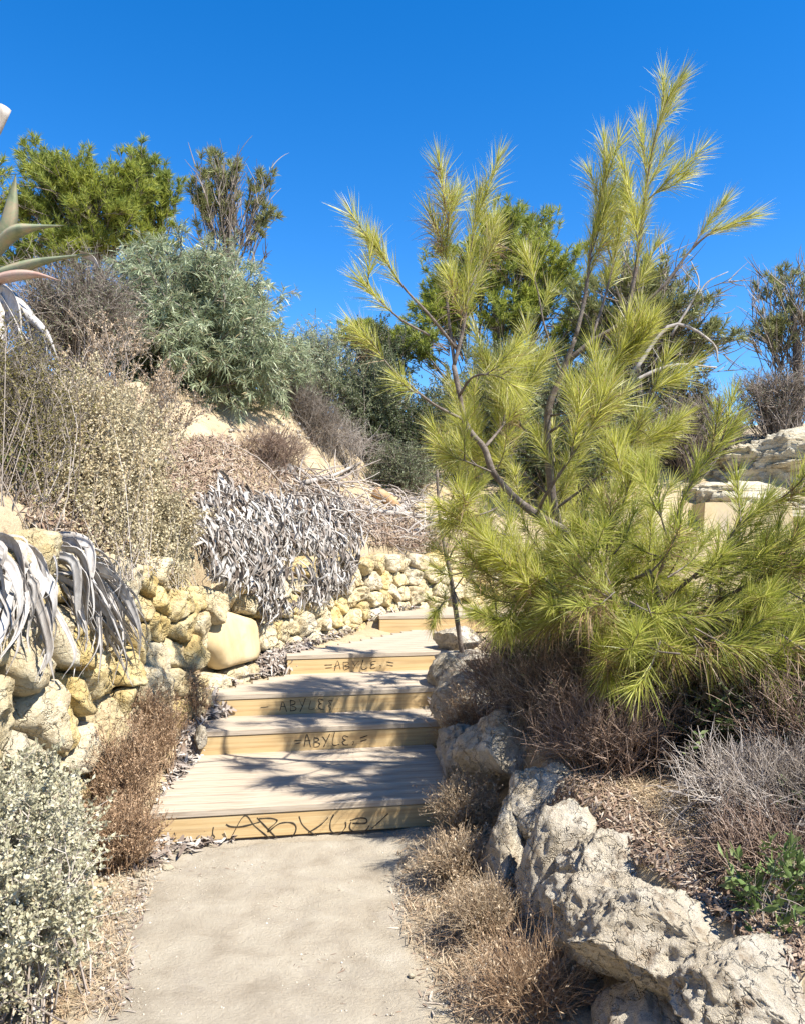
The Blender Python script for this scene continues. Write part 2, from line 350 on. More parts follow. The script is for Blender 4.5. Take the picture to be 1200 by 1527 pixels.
def terrain(x, y):
    p = np.stack([x, y], -1)
    s, zt, u = sdist(p, WALL, WTOP); r, _, _ = sdist(p, RLINE)
    pz = path_z(x, y) + .012 * fbm(np.stack([x * 3, y * 3, x * 0], -1), 3)
    pz = pz + .07 * sstep(s, -.45, -.05) + .04 * fbm(np.stack([x * 5, y * 5, x * 0 + 3], -1), 3) * sstep(np.minimum(-s, r), .55, .1)
    # right bank
    rz = np.interp(y, [0, 2, 3, 4.5, 6, 7, 8.5, 9.2], [.40, .42, .46, .54, .62, .72, .86, .86]) + .10 * np.clip(-r, 0, 4) + .05 * fbm(np.stack([x * 2, y * 2, x * 0 + 9], -1), 4)
    k = sstep(-r, .02, .30) * sstep(y, 9.4, 8.2); z = pz * (1 - k) + rz * k
    z = z + .10 * sstep(r, .5, 0) * (r > 0) * sstep(y, 4.9, 4.2) * (1 + .5 * fbm(np.stack([x * 4, y * 4, x * 0 + 5], -1), 2))
    # bank behind the stone wall
    a = x / np.maximum(y, .5)
    kk = np.interp(a, [-.6, -.14, -.04, .08, .25, .5], [.72, .86, .46, .42, .66, .85])
    s1 = 2.5
    f = kk * np.minimum(s, s1) + .17 * np.clip(s - s1, 0, 12) + .02 * np.clip(s - s1 - 14, 0, 60)
    bz = zt + f + .09 * fbm(np.stack([x * 1.3, y * 1.3, x * 0 + 2], -1), 5) * sstep(s, .3, 1.2) + .03 * fbm(np.stack([x * 6, y * 6, x * 0 + 2], -1), 3)
    k = sstep(s, .10, .27)
    return z * (1 - k) + bz * k
GX0, GY0, GS = -9., .3, .025
gx = np.arange(GX0, 14, GS); gy = np.arange(GY0, 26, GS)
HM = terrain(*np.meshgrid(gx, gy))
def hz(x, y):
    i = np.clip((np.asarray(x) - GX0) / GS, 0, len(gx) - 2.001); j = np.clip((np.asarray(y) - GY0) / GS, 0, len(gy) - 2.001)
    a = i.astype(int); b = j.astype(int); s = i - a; t = j - b
    return (HM[b, a] * (1 - s) + HM[b, a + 1] * s) * (1 - t) + (HM[b + 1, a] * (1 - s) + HM[b + 1, a + 1] * s) * t
def hn(x, y):
    e = .06; return nrm(np.stack([(hz(x - e, y) - hz(x + e, y)) / (2 * e), (hz(x, y - e) - hz(x, y + e)) / (2 * e), np.ones_like(np.asarray(x, float))], -1))
def hit(px, py):
    D = rays(np.atleast_1d(px), np.atleast_1d(py)); n = len(D); res = np.full(n, 24.); done = np.zeros(n, bool)
    for d in np.arange(1.6, 24, .02):
        z = CAM_Z + D[:, 2] * d; m = ~done & (z <= hz(D[:, 0] * d, d)); res[m] = d; done |= m
        if done.all(): break
    x = D[:, 0] * res; return np.stack([x, res, hz(x, res)], -1)
def ground(x, y): return np.array([x, y, float(hz(x, y))])

def grid_axis(lo, a, b, hi, step):
    core = np.arange(a, b + 1e-6, step); up = [b]; s = step
    while up[-1] < hi: s *= 1.18; up.append(up[-1] + s)
    dn = [a]; s = step
    while dn[-1] > lo: s *= 1.18; dn.append(dn[-1] - s)
    return np.concatenate([dn[:0:-1], core, up[1:]])
X = grid_axis(-320, -3.6, 3.4, 320, .035); Y = grid_axis(-60, 1.2, 12, 420, .035)
xx, yy = np.meshgrid(X, Y); zz = terrain(xx, yy)
fine = fbm(np.stack([xx * 14, yy * 14, zz * 6], -1), 3) * .012
inn = (np.abs(xx) < 4) & (yy > 1) & (yy < 12.5); zz = zz + np.where(inn, fine, 0)
nx, ny = len(X), len(Y); ii = (np.arange(ny - 1)[:, None] * nx + np.arange(nx - 1)).ravel()
Geo().add(np.stack([xx, yy, zz], -1), np.stack([ii, ii + 1, ii + 1 + nx, ii + nx], -1)).build('ground', M['soil'], kind='structure')
# worn footpath: a sheet on the ground with a ragged edge
ys = np.arange(-3, 4.9, .03); g = Geo(); nc = 48; V = []
for y in ys:
    l = np.interp(y, [-3, 2.6, 3.4, 4.2, 4.9], [-1.2, -1.14, -1.34, -1.42, -1.46]) + .10 * fbm(np.array([[y * 2.2, 0, 1]]), 4)[0] + .05 * fbm(np.array([[y * 11, 4, 1]]), 3)[0]
    r = np.interp(y, [-3, 2.6, 3.2, 4.2, 4.9], [.38, .28, .20, .22, .36]) + .12 * fbm(np.array([[y * 2.2, 5, 8]]), 4)[0] + .06 * fbm(np.array([[y * 11, 9, 2]]), 3)[0]
    x = np.linspace(l, r, nc); z = terrain(x, np.full(nc, y)) + fbm(np.stack([x * 14, np.full(nc, y * 14), x * 0], -1), 3) * .006 + .010 * fbm(np.stack([x * 4, np.full(nc, y * 4), x * 0 + 7], -1), 3) + .016
    ed = np.minimum(np.arange(nc), nc - 1 - np.arange(nc)); z = z - np.where(ed < 1, .03, 0)
    V.append(np.stack([x, np.full(nc, y), z], -1))
ii = (np.arange(len(ys) - 1)[:, None] * nc + np.arange(nc - 1)).ravel()
po = g.add(np.array(V), np.stack([ii, ii + 1, ii + 1 + nc, ii + nc], -1)).build('path', M['path'], kind='structure')
we = po.data.attributes.new('wear', 'FLOAT', 'POINT'); we.data.foreach_set('value', np.tile(np.clip(np.minimum(np.arange(nc), nc - 1 - np.arange(nc)) / 10., 0, 1), len(ys)).astype(np.float32))
nt = M['path'].node_tree; b_ = nt.nodes['Principled BSDF']; src = b_.inputs['Base Color'].links[0].from_socket; an = nt.nodes.new('ShaderNodeAttribute'); an.attribute_name = 'wear'
tc_ = nt.nodes.new('ShaderNodeTexCoord').outputs['Object']; nz = noise(nt, tc_, 9, 6, .65); f_ = ramp(nt, [(.42, (0, 0, 0)), (.62, (1, 1, 1))]); nt.links.new(mathn(nt, 'ADD', mathn(nt, 'MULTIPLY', an.outputs['Fac'], .75), mathn(nt, 'MULTIPLY', nz.outputs[0], .45)), f_.inputs[0])
sn_ = noise(nt, tc_, 1.6, 6, .62, .4); sr_ = ramp(nt, [(.3, (.30, .23, .15)), (.5, (.41, .335, .23)), (.7, (.46, .39, .28))]); nt.links.new(sn_.outputs[0], sr_.inputs[0]); nt.links.new(mixc(nt, sr_.outputs[0], src, f_.outputs[0]), b_.inputs['Base Color'])

# ------------------------------------------------------------------ dry stone wall: one mesh per stone
seg = np.hypot(*np.diff(WALL, axis=0).T); UCUM = np.concatenate([[0], np.cumsum(seg)])
def wall_pt(u):
    x = np.interp(u, UCUM, WALL[:, 0]); y = np.interp(u, UCUM, WALL[:, 1]); e = .25
    tx = np.interp(u + e, UCUM, WALL[:, 0]) - np.interp(u - e, UCUM, WALL[:, 0]); ty = np.interp(u + e, UCUM, WALL[:, 1]) - np.interp(u - e, UCUM, WALL[:, 1])
    l = np.hypot(tx, ty); return x, y, ty / l, -tx / l      # point and outward normal (towards the path)
def wall_top(u): return np.interp(u, UCUM, WTOP) + .07 * fbm(np.stack([np.asarray(u) * 2.1, np.asarray(u) * 0, np.asarray(u) * 0], -1), 2)
def wall_xyz(u, z, out):
    x, y, nx_, ny_ = wall_pt(u); b = out - .10 * np.clip(z - .3, 0, 2)
    return np.stack([x + nx_ * b, y + ny_ * b, z * np.ones_like(x)], -1)
def wall_hit(px, py, out=.1):
    D = rays(np.atleast_1d(px), np.atleast_1d(py)); res = []
    uu = np.arange(UCUM[2], UCUM[11], .01); x, y, nx_, ny_ = wall_pt(uu); x = x + nx_ * out; y = y + ny_ * out; a = x / y
    for d in D:
        i = int(np.argmin(np.abs(a - d[0]))); res.append((uu[i], CAM_Z + d[2] * y[i]))
    return np.array(res)
def clip_poly(poly, m, n):
    o = []; k = len(poly)
    for i in range(k):
        p, q = poly[i], poly[(i + 1) % k]; a = (p - m) @ n; b = (q - m) @ n
        if a <= 0: o.append(p)
        if a * b < 0: o.append(p + (q - p) * a / (a - b))
    return o
def stone_mesh(poly, seed, depth, gap, wallfn, rings=10, na=34, flat=False):
    poly = np.array(poly); c = poly.mean(0); th = np.linspace(0, 2 * math.pi, na, endpoint=False); rr = np.full(na, 9.)
    for i in range(len(poly)):
        p, q = poly[i], poly[(i + 1) % len(poly)]; e = q - p; L = np.hypot(*e)
        if L < 1e-6: continue
        n = np.array([e[1], -e[0]]) / L; d = (p - c) @ n
        if d < 0: n, d = -n, -d
        dn = np.cos(th) * n[0] + np.sin(th) * n[1]; rr = np.minimum(rr, np.where(dn > 1e-3, (max(d - gap, .02)) / np.maximum(dn, 1e-3), 9))
    rr = .15 * np.roll(rr, 1) + .7 * rr + .15 * np.roll(rr, -1)
    o = np.random.default_rng(seed).uniform(-90, 90, 3); tl = np.random.default_rng(seed + 1).uniform(-.35, .35, 2)
    prof = [(t, depth * ((1 - t ** (8 if flat else 9)) ** .5)) for t in np.linspace(.0, 1, rings)][1:] + [(.96, -.06), (.8, -.15)]
    V = []
    for t, h in prof:
        px, pz = c[0] + rr * t * np.cos(th), c[1] + rr * t * np.sin(th)
        V.append(np.stack([px, pz, h + (tl[0] * (px - c[0]) + tl[1] * (pz - c[1])) * (0 if flat else 1)], -1))
    V = np.concatenate([np.array(V).reshape(-1, 3), [[c[0], c[1], depth]]])
    amp = .010 if flat else .04
    e = fbm(V * 7 + o, 4, .55); e2 = fbm(V * 14 + o, 4, .65, True) * .45
    rad2 = (V[:, :2] - c) / (rr.mean() + 1e-6)
    V[:, 2] += amp * (e * 1.5 + e2 * 1.5); V[:, :2] += rad2 * (amp * 1.0 * (fbm(V * 9 + o + 40, 4, .6)))[:, None] * (1 if not flat else .6)
    P = wallfn(V[:, 0], V[:, 1], V[:, 2]); nr = len(prof)
    q = [[k * na + j, (k + 1) * na + j, (k + 1) * na + (j + 1) % na, k * na + (j + 1) % na] for k in range(nr - 1) for j in range(na)]
    t = [[nr * na, j, (j + 1) % na] for j in range(na)]
    return P, q, t
def build_wall(parent, u0, u1, size, holes=()):
    rng = np.random.default_rng(int(u0 * 100) + 3); pts = []; z = -.25; row = 0
    while z < 2.0:
        u = u0 - .6 + rng.uniform(0, .3)
        while u < u1 + .6:
            s = size(u) * rng.uniform(.55, 1.5); pts.append((u + s * .5, z + rng.uniform(-.28, .28) * size(u))); u += s * 1.18
        z += size((u0 + u1) / 2) * .74; row += 1
    pts = [p for p in pts if not any(inpoly(np.array([p[0]]), np.array([p[1]]), h)[0] for h in holes)]
    pts = np.array(pts); n = 0
    for i, p in enumerate(pts):
        if not (u0 <= p[0] <= u1): continue
        x, y, a, b = wall_pt(p[0]); base = float(path_z(x, y)); top = float(wall_top(p[0]))
        if p[1] < base - .10 or p[1] > top - .03: continue
        S = size(p[0]); poly = [p + np.array(v) * S * 1.6 for v in ((-1, -1), (1, -1), (1, 1), (-1, 1))]
        d = np.hypot(*(pts - p).T)
        for j in np.argsort(d)[1:26]:
            poly = clip_poly(poly, (p + pts[j]) / 2, pts[j] - p)
            if len(poly) < 3: break
        for h in holes:
            hc = np.array(h).mean(0)
            for k in range(len(h)):
                a_, b_ = np.array(h[k]), np.array(h[(k + 1) % len(h)]); e = b_ - a_; nn = np.array([e[1], -e[0]])
                if (hc - a_) @ nn < 0: nn = -nn
                if (p - a_) @ nn < 0 and np.hypot(*(p - (a_ + b_) / 2)) < .6 * np.hypot(*e) + .35: poly = clip_poly(poly, a_, nn)
        if len(poly) < 3: continue
        P, q, t = stone_mesh(poly, 100 * i + 7, rng.uniform(.05, .15) * (.6 + S), rng.uniform(-.004, .004), wall_xyz)
        Geo().add(P, q, t).build('stone', M['stone'], parent)
wall = thing('dry_stone_wall', 'low dry stone wall of yellow limestone curving up beside the wooden steps', 'wall', (-1.74, 4.6, 0))
def ssize(u):
    y = np.interp(u, UCUM, WALL[:, 1]); return float(np.interp(y, [3, 4.5, 5.6, 7, 9, 12], [.36, .33, .25, .22, .20, .22]))
hl = wall_hit([345, 330, 352, 400, 402], [1003, 960, 905, 922, 985], .1)
SLAB = [tuple(q) for q in hl]
build_wall(wall, UCUM[1], 16.4, ssize, holes=[SLAB])
P, q, t = stone_mesh(np.array(SLAB), 5, .11, .006, wall_xyz, flat=True)
sb = Geo().add(P, q, t).build('slab', M['slab'], wall); sb['label'] = 'large flat sawn slab set upright in the wall'

# ------------------------------------------------------------------ timber steps
def board(L, W, T, mat, parent, loc, name='plank', sag=.0):
    b = bmesh.new(); bmesh.ops.create_cube(b, size=1)
    for v in b.verts: v.co = Vector(((v.co.x + .5) * L, v.co.y * W, v.co.z * T))
    bmesh.ops.bevel(b, geom=b.edges[:], offset=.004, segments=1, affect='EDGES')
    m = bpy.data.meshes.new(name); b.to_mesh(m); b.free(); m.materials.append(mat)
    o = bpy.data.objects.new(name, m); COL.objects.link(o); o.parent = parent; o.location = loc; return o
STROKE = {
 'A': [[(0, 0), (.45, 1), (1, .05)], [(.1, .45), (.85, .5)]],
 'B': [[(.1, 1), (.15, 0)], [(.1, 1), (.7, .9), (.75, .65), (.2, .52), (.85, .4), (.8, .1), (.15, 0)]],
 'Y': [[(0, 1), (.4, .5), (.55, .45)], [(1, 1), (.5, .42), (.2, 0)]],
 'L': [[(.35, 1), (.15, .55), (.12, .12), (.4, 0), (.95, .1)]],
 'E': [[(.9, .9), (.4, 1), (.15, .75), (.5, .55), (.15, .35), (.3, .05), (.95, .1)], [(.2, .55), (.7, .55)]],
 's': [[(.8, .8), (.3, .75), (.6, .45), (.3, .3), (.6, .15), (.45, 0)]],
 '=': [[(0, .6), (1, .62)], [(.05, .3), (.95, .33)]], ',': [[(.2, .3), (.4, .35), (.3, 0)]], '-': [[(0, .45), (1, .45)]], ' ': []}
def graffiti(chars, parent, wdt, y):
    for strokes in chars:
        g = Geo()
        for s in strokes:
            C = spline([(p[0], y, p[1]) for p in s], max(4, 6 * len(s))); T = nrm(np.gradient(C, axis=0)); S = np.cross(T, [0, 1, 0]); n = len(C)
            wv = wdt * (.75 + .45 * vnoise(C * 40)[:, None]); A = C - S * wv / 2; B = C + S * wv / 2
            o = np.array([0, .003, 0]); V = np.concatenate([A, B, A + o, B + o])
            q = [[k, k + 1, n + k + 1, n + k] for k in range(n - 1)] + [[2 * n + k, k, k + 1, 2 * n + k + 1][::-1] for k in range(n - 1)] + [[3 * n + k, n + k, n + k + 1, 3 * n + k + 1] for k in range(n - 1)]
            g.add(V, q)
        if g.n: o = link('letter', g.mesh('letter', M['ink'], False)); o.parent = parent
def word(txt, u0, u1, z0, h):
    cw = (u1 - u0) / len(txt); S = []
    for i, ch in enumerate(txt):
        hh = h * (1 + .15 * math.sin(i * 2.1)); 
        S.append([[(u0 + cw * (i + .12 + .76 * x + U(-.05, .05)), z0 + hh * (zz_ + U(-.05, .05)) + .005 * math.sin(i * 1.7 + x * 3 + u0 * 9)) for x, zz_ in st] for st in STROKE[ch]])
    return S
Z8 = [[(330,168),(388,62),(430,105),(490,160)], [(315,98),(335,108),(380,108),(440,92),(452,88)], [(440,70),(480,115),(522,163)], [(448,74),(490,72),(520,80),(516,93),(490,118),(488,130),(530,97),(575,92),(597,105),(598,130),(582,160)],
      [(612,65),(625,100),(655,132),(685,152)], [(732,72),(700,105),(650,138)], [(755,58),(742,90),(742,125),(760,142),(785,140),(805,115),(805,92)],
      [(825,85),(860,75),(890,78),(893,95),(870,100),(835,97)], [(828,92),(822,112),(830,130),(860,137),(890,130),(905,108)], [(985,55),(950,90),(915,122)], [(265,110),(262,138),(270,152),(264,160),(257,150),(262,142)]]
labels = ['lowest wooden step with the largest black scrawl across its riser', 'second wooden step from the bottom, shallow, scrawl partly in branch shade',
          'third wooden step from the bottom with a scrawl left of centre', 'fourth wooden step from the bottom, its right end in deep shade', 'top wooden step, plain riser half hidden by pine twigs']
depth = [1.17, .46, .98, 1.9, 1.5]
for i, (a, b, zt) in enumerate(STEPS):
    a, b = np.array(a), np.array(b); Wd = np.hypot(*(b - a)); ang = math.atan2(b[1] - a[1], b[0] - a[0])
    st = thing('wooden_step', labels[i], 'step', (a[0], a[1], zt - .16), 'wooden steps climbing the path', ang)
    pw = .145; nb = int(round(depth[i] / pw)); sh = {0: .02, 1: .0, 2: .13, 3: .13, 4: .05}[i]
    for k in range(nb):
        board(Wd - sh * k * (.9 if k else 0), pw - .004, .038, M['tread'], st, (sh * k, pw * (k + .5), .16 - .019 + random.Random(i * 50 + k).uniform(-.0015, .0015)), 'plank')
    rs = board(Wd - .01, .04, .150 if i else .124, M['riser'], st, (.005, .028, .16 - .040 - (.075 if i else .062)), 'riser')
    yb = -.0225; rs_top = .064 if i == 0 else .075
    if i == 0:
        S = []
        for s in Z8:
            S.append([((x - 15) / 1155 * 1.52, rs_top - (yv - (78 - (x - 15) * .0571)) / 105 * .128) for x, yv in s])
        graffiti([S[0:2], S[2:4], S[4:6], S[6:7], S[7:9], S[9:10], S[10:11]], rs, .0075, yb)
    elif i == 1: graffiti(word('=ABYLE,=', .66, 1.18, -.022, .075), rs, .006, yb)
    elif i == 2: graffiti(word('- ABYLEs', .43, .98, -.024, .08), rs, .006, yb)
    elif i == 3: graffiti(word('=ABYLE,=', .31, .92, -.022, .075), rs, .0065, yb)

# ------------------------------------------------------------------ plant builders
def polyl(P0, P1, K=4, bow=.15, lift=0.):
    n = len(P0); t = np.linspace(0, 1, K)[None, :, None]; L = np.linalg.norm(P1 - P0, axis=1)[:, None, None]
    o = unit(n)[:, None] * bow * L + np.array([0, 0, lift]) * L
    return P0[:, None] * (1 - t) + P1[:, None] * t + o * (4 * t * (1 - t)) * .5
def on_lines(B, n, lo=.3, hi=1.0, bias=1.0):
    i = R.integers(0, len(B), n); t = lo + (hi - lo) * R.random(n) ** bias; K = B.shape[1]; u = t * (K - 1) * .9999; k = u.astype(int); f = (u - k)[:, None]
    return B[i, k] * (1 - f) + B[i, k + 1] * f, nrm(B[i, k + 1] - B[i, k]), t
def offshoots(B, n, L, spread=.8, up=.2, lo=.35, K=4, bow=.15, hi=1.):
    P, T, t = on_lines(B, n, lo, hi); D = nrm(T + unit(n) * spread + np.array([0, 0, up])); L = np.broadcast_to(L, n) * U(.5, 1.2, n)
    return polyl(P, P + D * L[:, None], K, bow)
def bush(name, label, cat, base, center, radii, leafm, twigm, n=(40, 260, 900), L2=.3, L3=.14, nleaf=9000, leaf=(.05, .014), kind='leaf', r=.008,
         group=None, droop=.1, spread=1.0, skew=.5, up=.15, shell=.55, baser=.12, lobes=.28, leaf_lo=.2, names=('stem', 'foliage'), twigmul=1., aleaf=0.):
    base = np.asarray(base, float); center = np.asarray(center, float); radii = np.asarray(radii, float)
    o = thing(name, label, cat, base, group)
    D = unit(n[0]); D[:, 2] = np.where(D[:, 2] < -.5, -D[:, 2], D[:, 2]); rr = shell + (1 - shell) * R.random(n[0]) ** .6
    T = center + radii * D * (rr * (1 + lobes * fbm(D * 1.7 + U(-40, 40), 2)))[:, None]
    B0 = base + np.stack([U(-1, 1, n[0]) * baser, U(-1, 1, n[0]) * baser, U(-.06, .02, n[0])], -1)
    B0[:, 2] = np.maximum(hz(B0[:, 0], B0[:, 1]) - .05, base[2] - .3)
    A = polyl(B0, T, 6, .34, .16); B = offshoots(A, n[1], L2, spread, up, .35); C = offshoots(B, n[2], L3, spread, up, .3)
    g = Geo(); sticks(g, A, r, r * .35); sticks(g, B, r * .42 * twigmul, r * .2 * twigmul); sticks(g, C, r * .24 * twigmul, r * .12 * twigmul)
    g.build(names[0], twigm, o, kind='stuff')
    if nleaf:
        h = Geo(); m = nleaf // 4; P, Tn, t = on_lines(B, m, leaf_lo); P2, T2, t2 = on_lines(C, nleaf - m, .1); P = np.concatenate([P, P2]); Tn = np.concatenate([Tn, T2])
        if aleaf: P3, T3, t3 = on_lines(A, int(nleaf * aleaf), .12, .9); P3 = P3 + unit(len(P3)) * U(0, .09, (len(P3), 1)); P = np.concatenate([P, P3]); Tn = np.concatenate([Tn, T3])
        Dd = nrm(Tn * skew + unit(len(P)) + np.array([0, 0, up])); l = leaf[0] * U(.55, 1.25, len(P)); wv = leaf[1] * U(.7, 1.3, len(P))
        if kind == 'leaf': leaves(h, P, Dd, l, wv)
        else: blades(h, P, Dd, l, wv, droop)
        h.build(names[1], leafm, o, kind='stuff')
    return o
def px_bush(name, label, cat, bpx, d, cpx, rpx, leafm, twigm, deep=.8, **k):
    # base and centre given where they stand: pixel ray at distance d; radii in pixels at that distance
    b = at(bpx[0], bpx[1], d); b[2] = min(b[2], float(hz(b[0], b[1])) + .0) if hz(b[0], b[1]) > b[2] - 1.2 else b[2]
    c = at(cpx[0], cpx[1], d); sc = d / FPX
    return bush(name, label, cat, b, c, (rpx[0] * sc, rpx[0] * sc * deep, rpx[1] * sc), leafm, twigm, **k)
def needles(g, lines, per_m, nl, ang=(20, 55), lo=.15, width=.004, droop=.12, tip=14):
    # lines: list of (K,3) polylines; fascicles along each, tighter towards the tip
    for C in lines:
        C = np.asarray(C); sl = np.linalg.norm(np.diff(C, axis=0), axis=1); Ltot = sl.sum(); n = max(8, int(per_m * Ltot * (1 - lo)))
        B = C[None]; P, T, t = on_lines(B, n, lo, 1.0, .85)
        a = np.radians(U(ang[0], ang[1], n)) * (1 - .45 * np.maximum(0, t - .75) * 4 * .6); pr = nrm(np.cross(T, unit(n)))
        blades(g, P, T * np.cos(a)[:, None] + pr * np.sin(a)[:, None], nl * U(.6, 1.12, n), width * U(.75, 1.25, n), droop * U(0, 1.6, n), 2, 'strip')
        m = tip; a = np.radians(U(3, 32, m)); T = nrm(np.repeat((C[-1] - C[-2])[None], m, 0)); pr = nrm(np.cross(T, unit(m)))
        blades(g, np.repeat(C[-1][None], m, 0), T * np.cos(a)[:, None] + pr * np.sin(a)[:, None], nl * U(.6, 1.0, m), width, droop * .5, 2, 'strip')
def px_line(pts): return np.array([at(*p) for p in pts])
def side_shoots(C, n, L, lo=.25, spread=.75, up=.55, fwd=.9):
    P, T, t = on_lines(C[None], n, lo, .97); D = nrm(T * fwd + unit(n) * spread + np.array([0, 0, up])); l = L * U(.5, 1.15, n)
    E = P + D * l[:, None]; return [spline([P[i], P[i] * .5 + E[i] * .5 + np.array([0, 0, -.05 * l[i]]), E[i] + np.array([0, 0, .06 * l[i]])], 6) for i in range(n)]

# ------------------------------------------------------------------ the foreground pines
def pine(label, base, trunk, limbs, r0, mat, dens=600, nl=.19, group='young pines beside the steps', shoots=None, width=.0027, ang=(18, 50), brown=0):
    o = thing('young_pine', label, 'pine tree', base, group); g = Geo(); C = tube(g, np.array([base] + [at(*p) for p in trunk]), r0, r0 * .42, 9, .18)
    g.build('trunk', M['bark'], o); lines = []; N = Geo(); tw = Geo(); TW = []
    for spec in limbs:
        pts, r, ns, Ls, cover = spec[:5]; A = px_line(pts); g = Geo(); C = tube(g, A, r, r * .3, 6, .15); g.build('branch', M['bark'], o)
        if cover < 1: needles(N, [C], dens, nl * (spec[5] if len(spec) > 5 else 1), spec[6] if len(spec) > 6 else ang, cover, width)
        sh = side_shoots(C, int(ns * 1.45), Ls, .3); TW += sh; needles(N, sh, dens, nl, ang, .2, width)
    if shoots: TW += shoots; needles(N, shoots, dens, nl, (20, 60), .25, width, .2)
    if TW: sticks(tw, np.array(TW), .0055, .0022); tw.build('twigs', M['bark'], o, kind='stuff')
    N.build('needles', mat, o, kind='stuff', smooth=False)
    if brown:
        b = Geo(); i = R.integers(0, len(TW), brown); needles(b, [TW[k] - np.array([0, 0, .03]) for k in i], dens * .5, nl * .8, (30, 90), .0, width, .4, 2); b.build('dead_needles', M['needlebrown'], o, kind='stuff', smooth=False)
    return o
UPR = (10, 34)
bA = ground(1.30, 4.75)
pine('young pine with crooked trunk leaning left over the wooden steps', bA,
     [(905, 930, 4.72), (872, 860, 4.68), (853, 812, 4.65), (843, 793, 4.62), (800, 768, 4.6), (765, 740, 4.56), (735, 705, 4.52), (721, 668, 4.5), (695, 635, 4.47), (685, 590, 4.45), (676, 545, 4.45)],
     [([(676, 547, 4.45), (690, 490, 4.43), (697, 430, 4.4), (703, 360, 4.38), (714, 292, 4.35)], .012, 3, .30, .25, 1.05, (14, 40)),
      ([(677, 542, 4.45), (668, 470, 4.5), (664, 400, 4.52), (668, 340, 4.5), (672, 300, 4.5)], .010, 3, .28, .30, 1.05, (14, 42)),
      ([(680, 520, 4.45), (640, 470, 4.35), (603, 430, 4.3), (577, 392, 4.25), (563, 368, 4.22)], .009, 2, .22, .5, .95, (14, 40)),
      ([(640, 500, 4.4), (600, 478, 4.3), (565, 447, 4.25), (540, 420, 4.2)], .007, 1, .2, .45, .95, (14, 40)),
      ([(692, 627, 4.47), (645, 602, 4.35), (606, 570, 4.25), (580, 545, 4.2), (553, 508, 4.15)], .009, 2, .18, .8, 1.1, (20, 65)),
      ([(684, 590, 4.45), (705, 562, 4.3), (738, 560, 4.2), (765, 575, 4.15)], .008, 2, .2, .45, 1.1, (25, 70)),
      ([(721, 668, 4.5), (745, 640, 4.6), (772, 600, 4.7), (790, 560, 4.75)], .010, 5, .30, .4),
      ([(700, 430, 4.4), (722, 380, 4.5), (738, 330, 4.55)], .007, 2, .24, .3, 1., (14, 42)),
      ([(735, 705, 4.52), (700, 690, 4.4), (672, 680, 4.35)], .006, 3, .22, .6),
      ([(800, 768, 4.6), (812, 740, 4.4), (845, 690, 4.25), (872, 650, 4.2), (900, 610, 4.2)], .011, 6, .32, .35),
      ([(855, 815, 4.62), (895, 815, 4.4), (925, 760, 4.3), (945, 700, 4.2)], .011, 6, .30, .35),
      ([(850, 800, 4.62), (905, 818, 4.5), (955, 850, 4.3), (1010, 872, 4.1)], .013, 7, .34, .4),
      ([(765, 742, 4.56), (735, 760, 4.4), (700, 770, 4.3), (680, 760, 4.25)], .006, 4, .24, .5),
      ([(905, 930, 4.72), (850, 900, 4.4), (790, 870, 4.2), (740, 830, 4.1)], .010, 7, .30, .35)],
     .031, M['needle'], brown=20)
def fill(poly, n, d0, d1, c):
    o = []
    for px, py in sample_poly(poly, n):
        A = at(px, py, U(d0, d1)); dr = np.array([(px - c[0]) / 160 + R.normal() * .6, R.normal() * .6 - .3, (c[1] - py) / 160 + .5 + R.normal() * .4]); dr = dr / np.linalg.norm(dr); l = U(.14, .34)
        o.append(spline([A - dr * l * .6, A + np.array([0, 0, -.02]), A + dr * l * .5 + np.array([0, 0, .02])], 6))
    return o
bB = ground(1.12, 5.2)
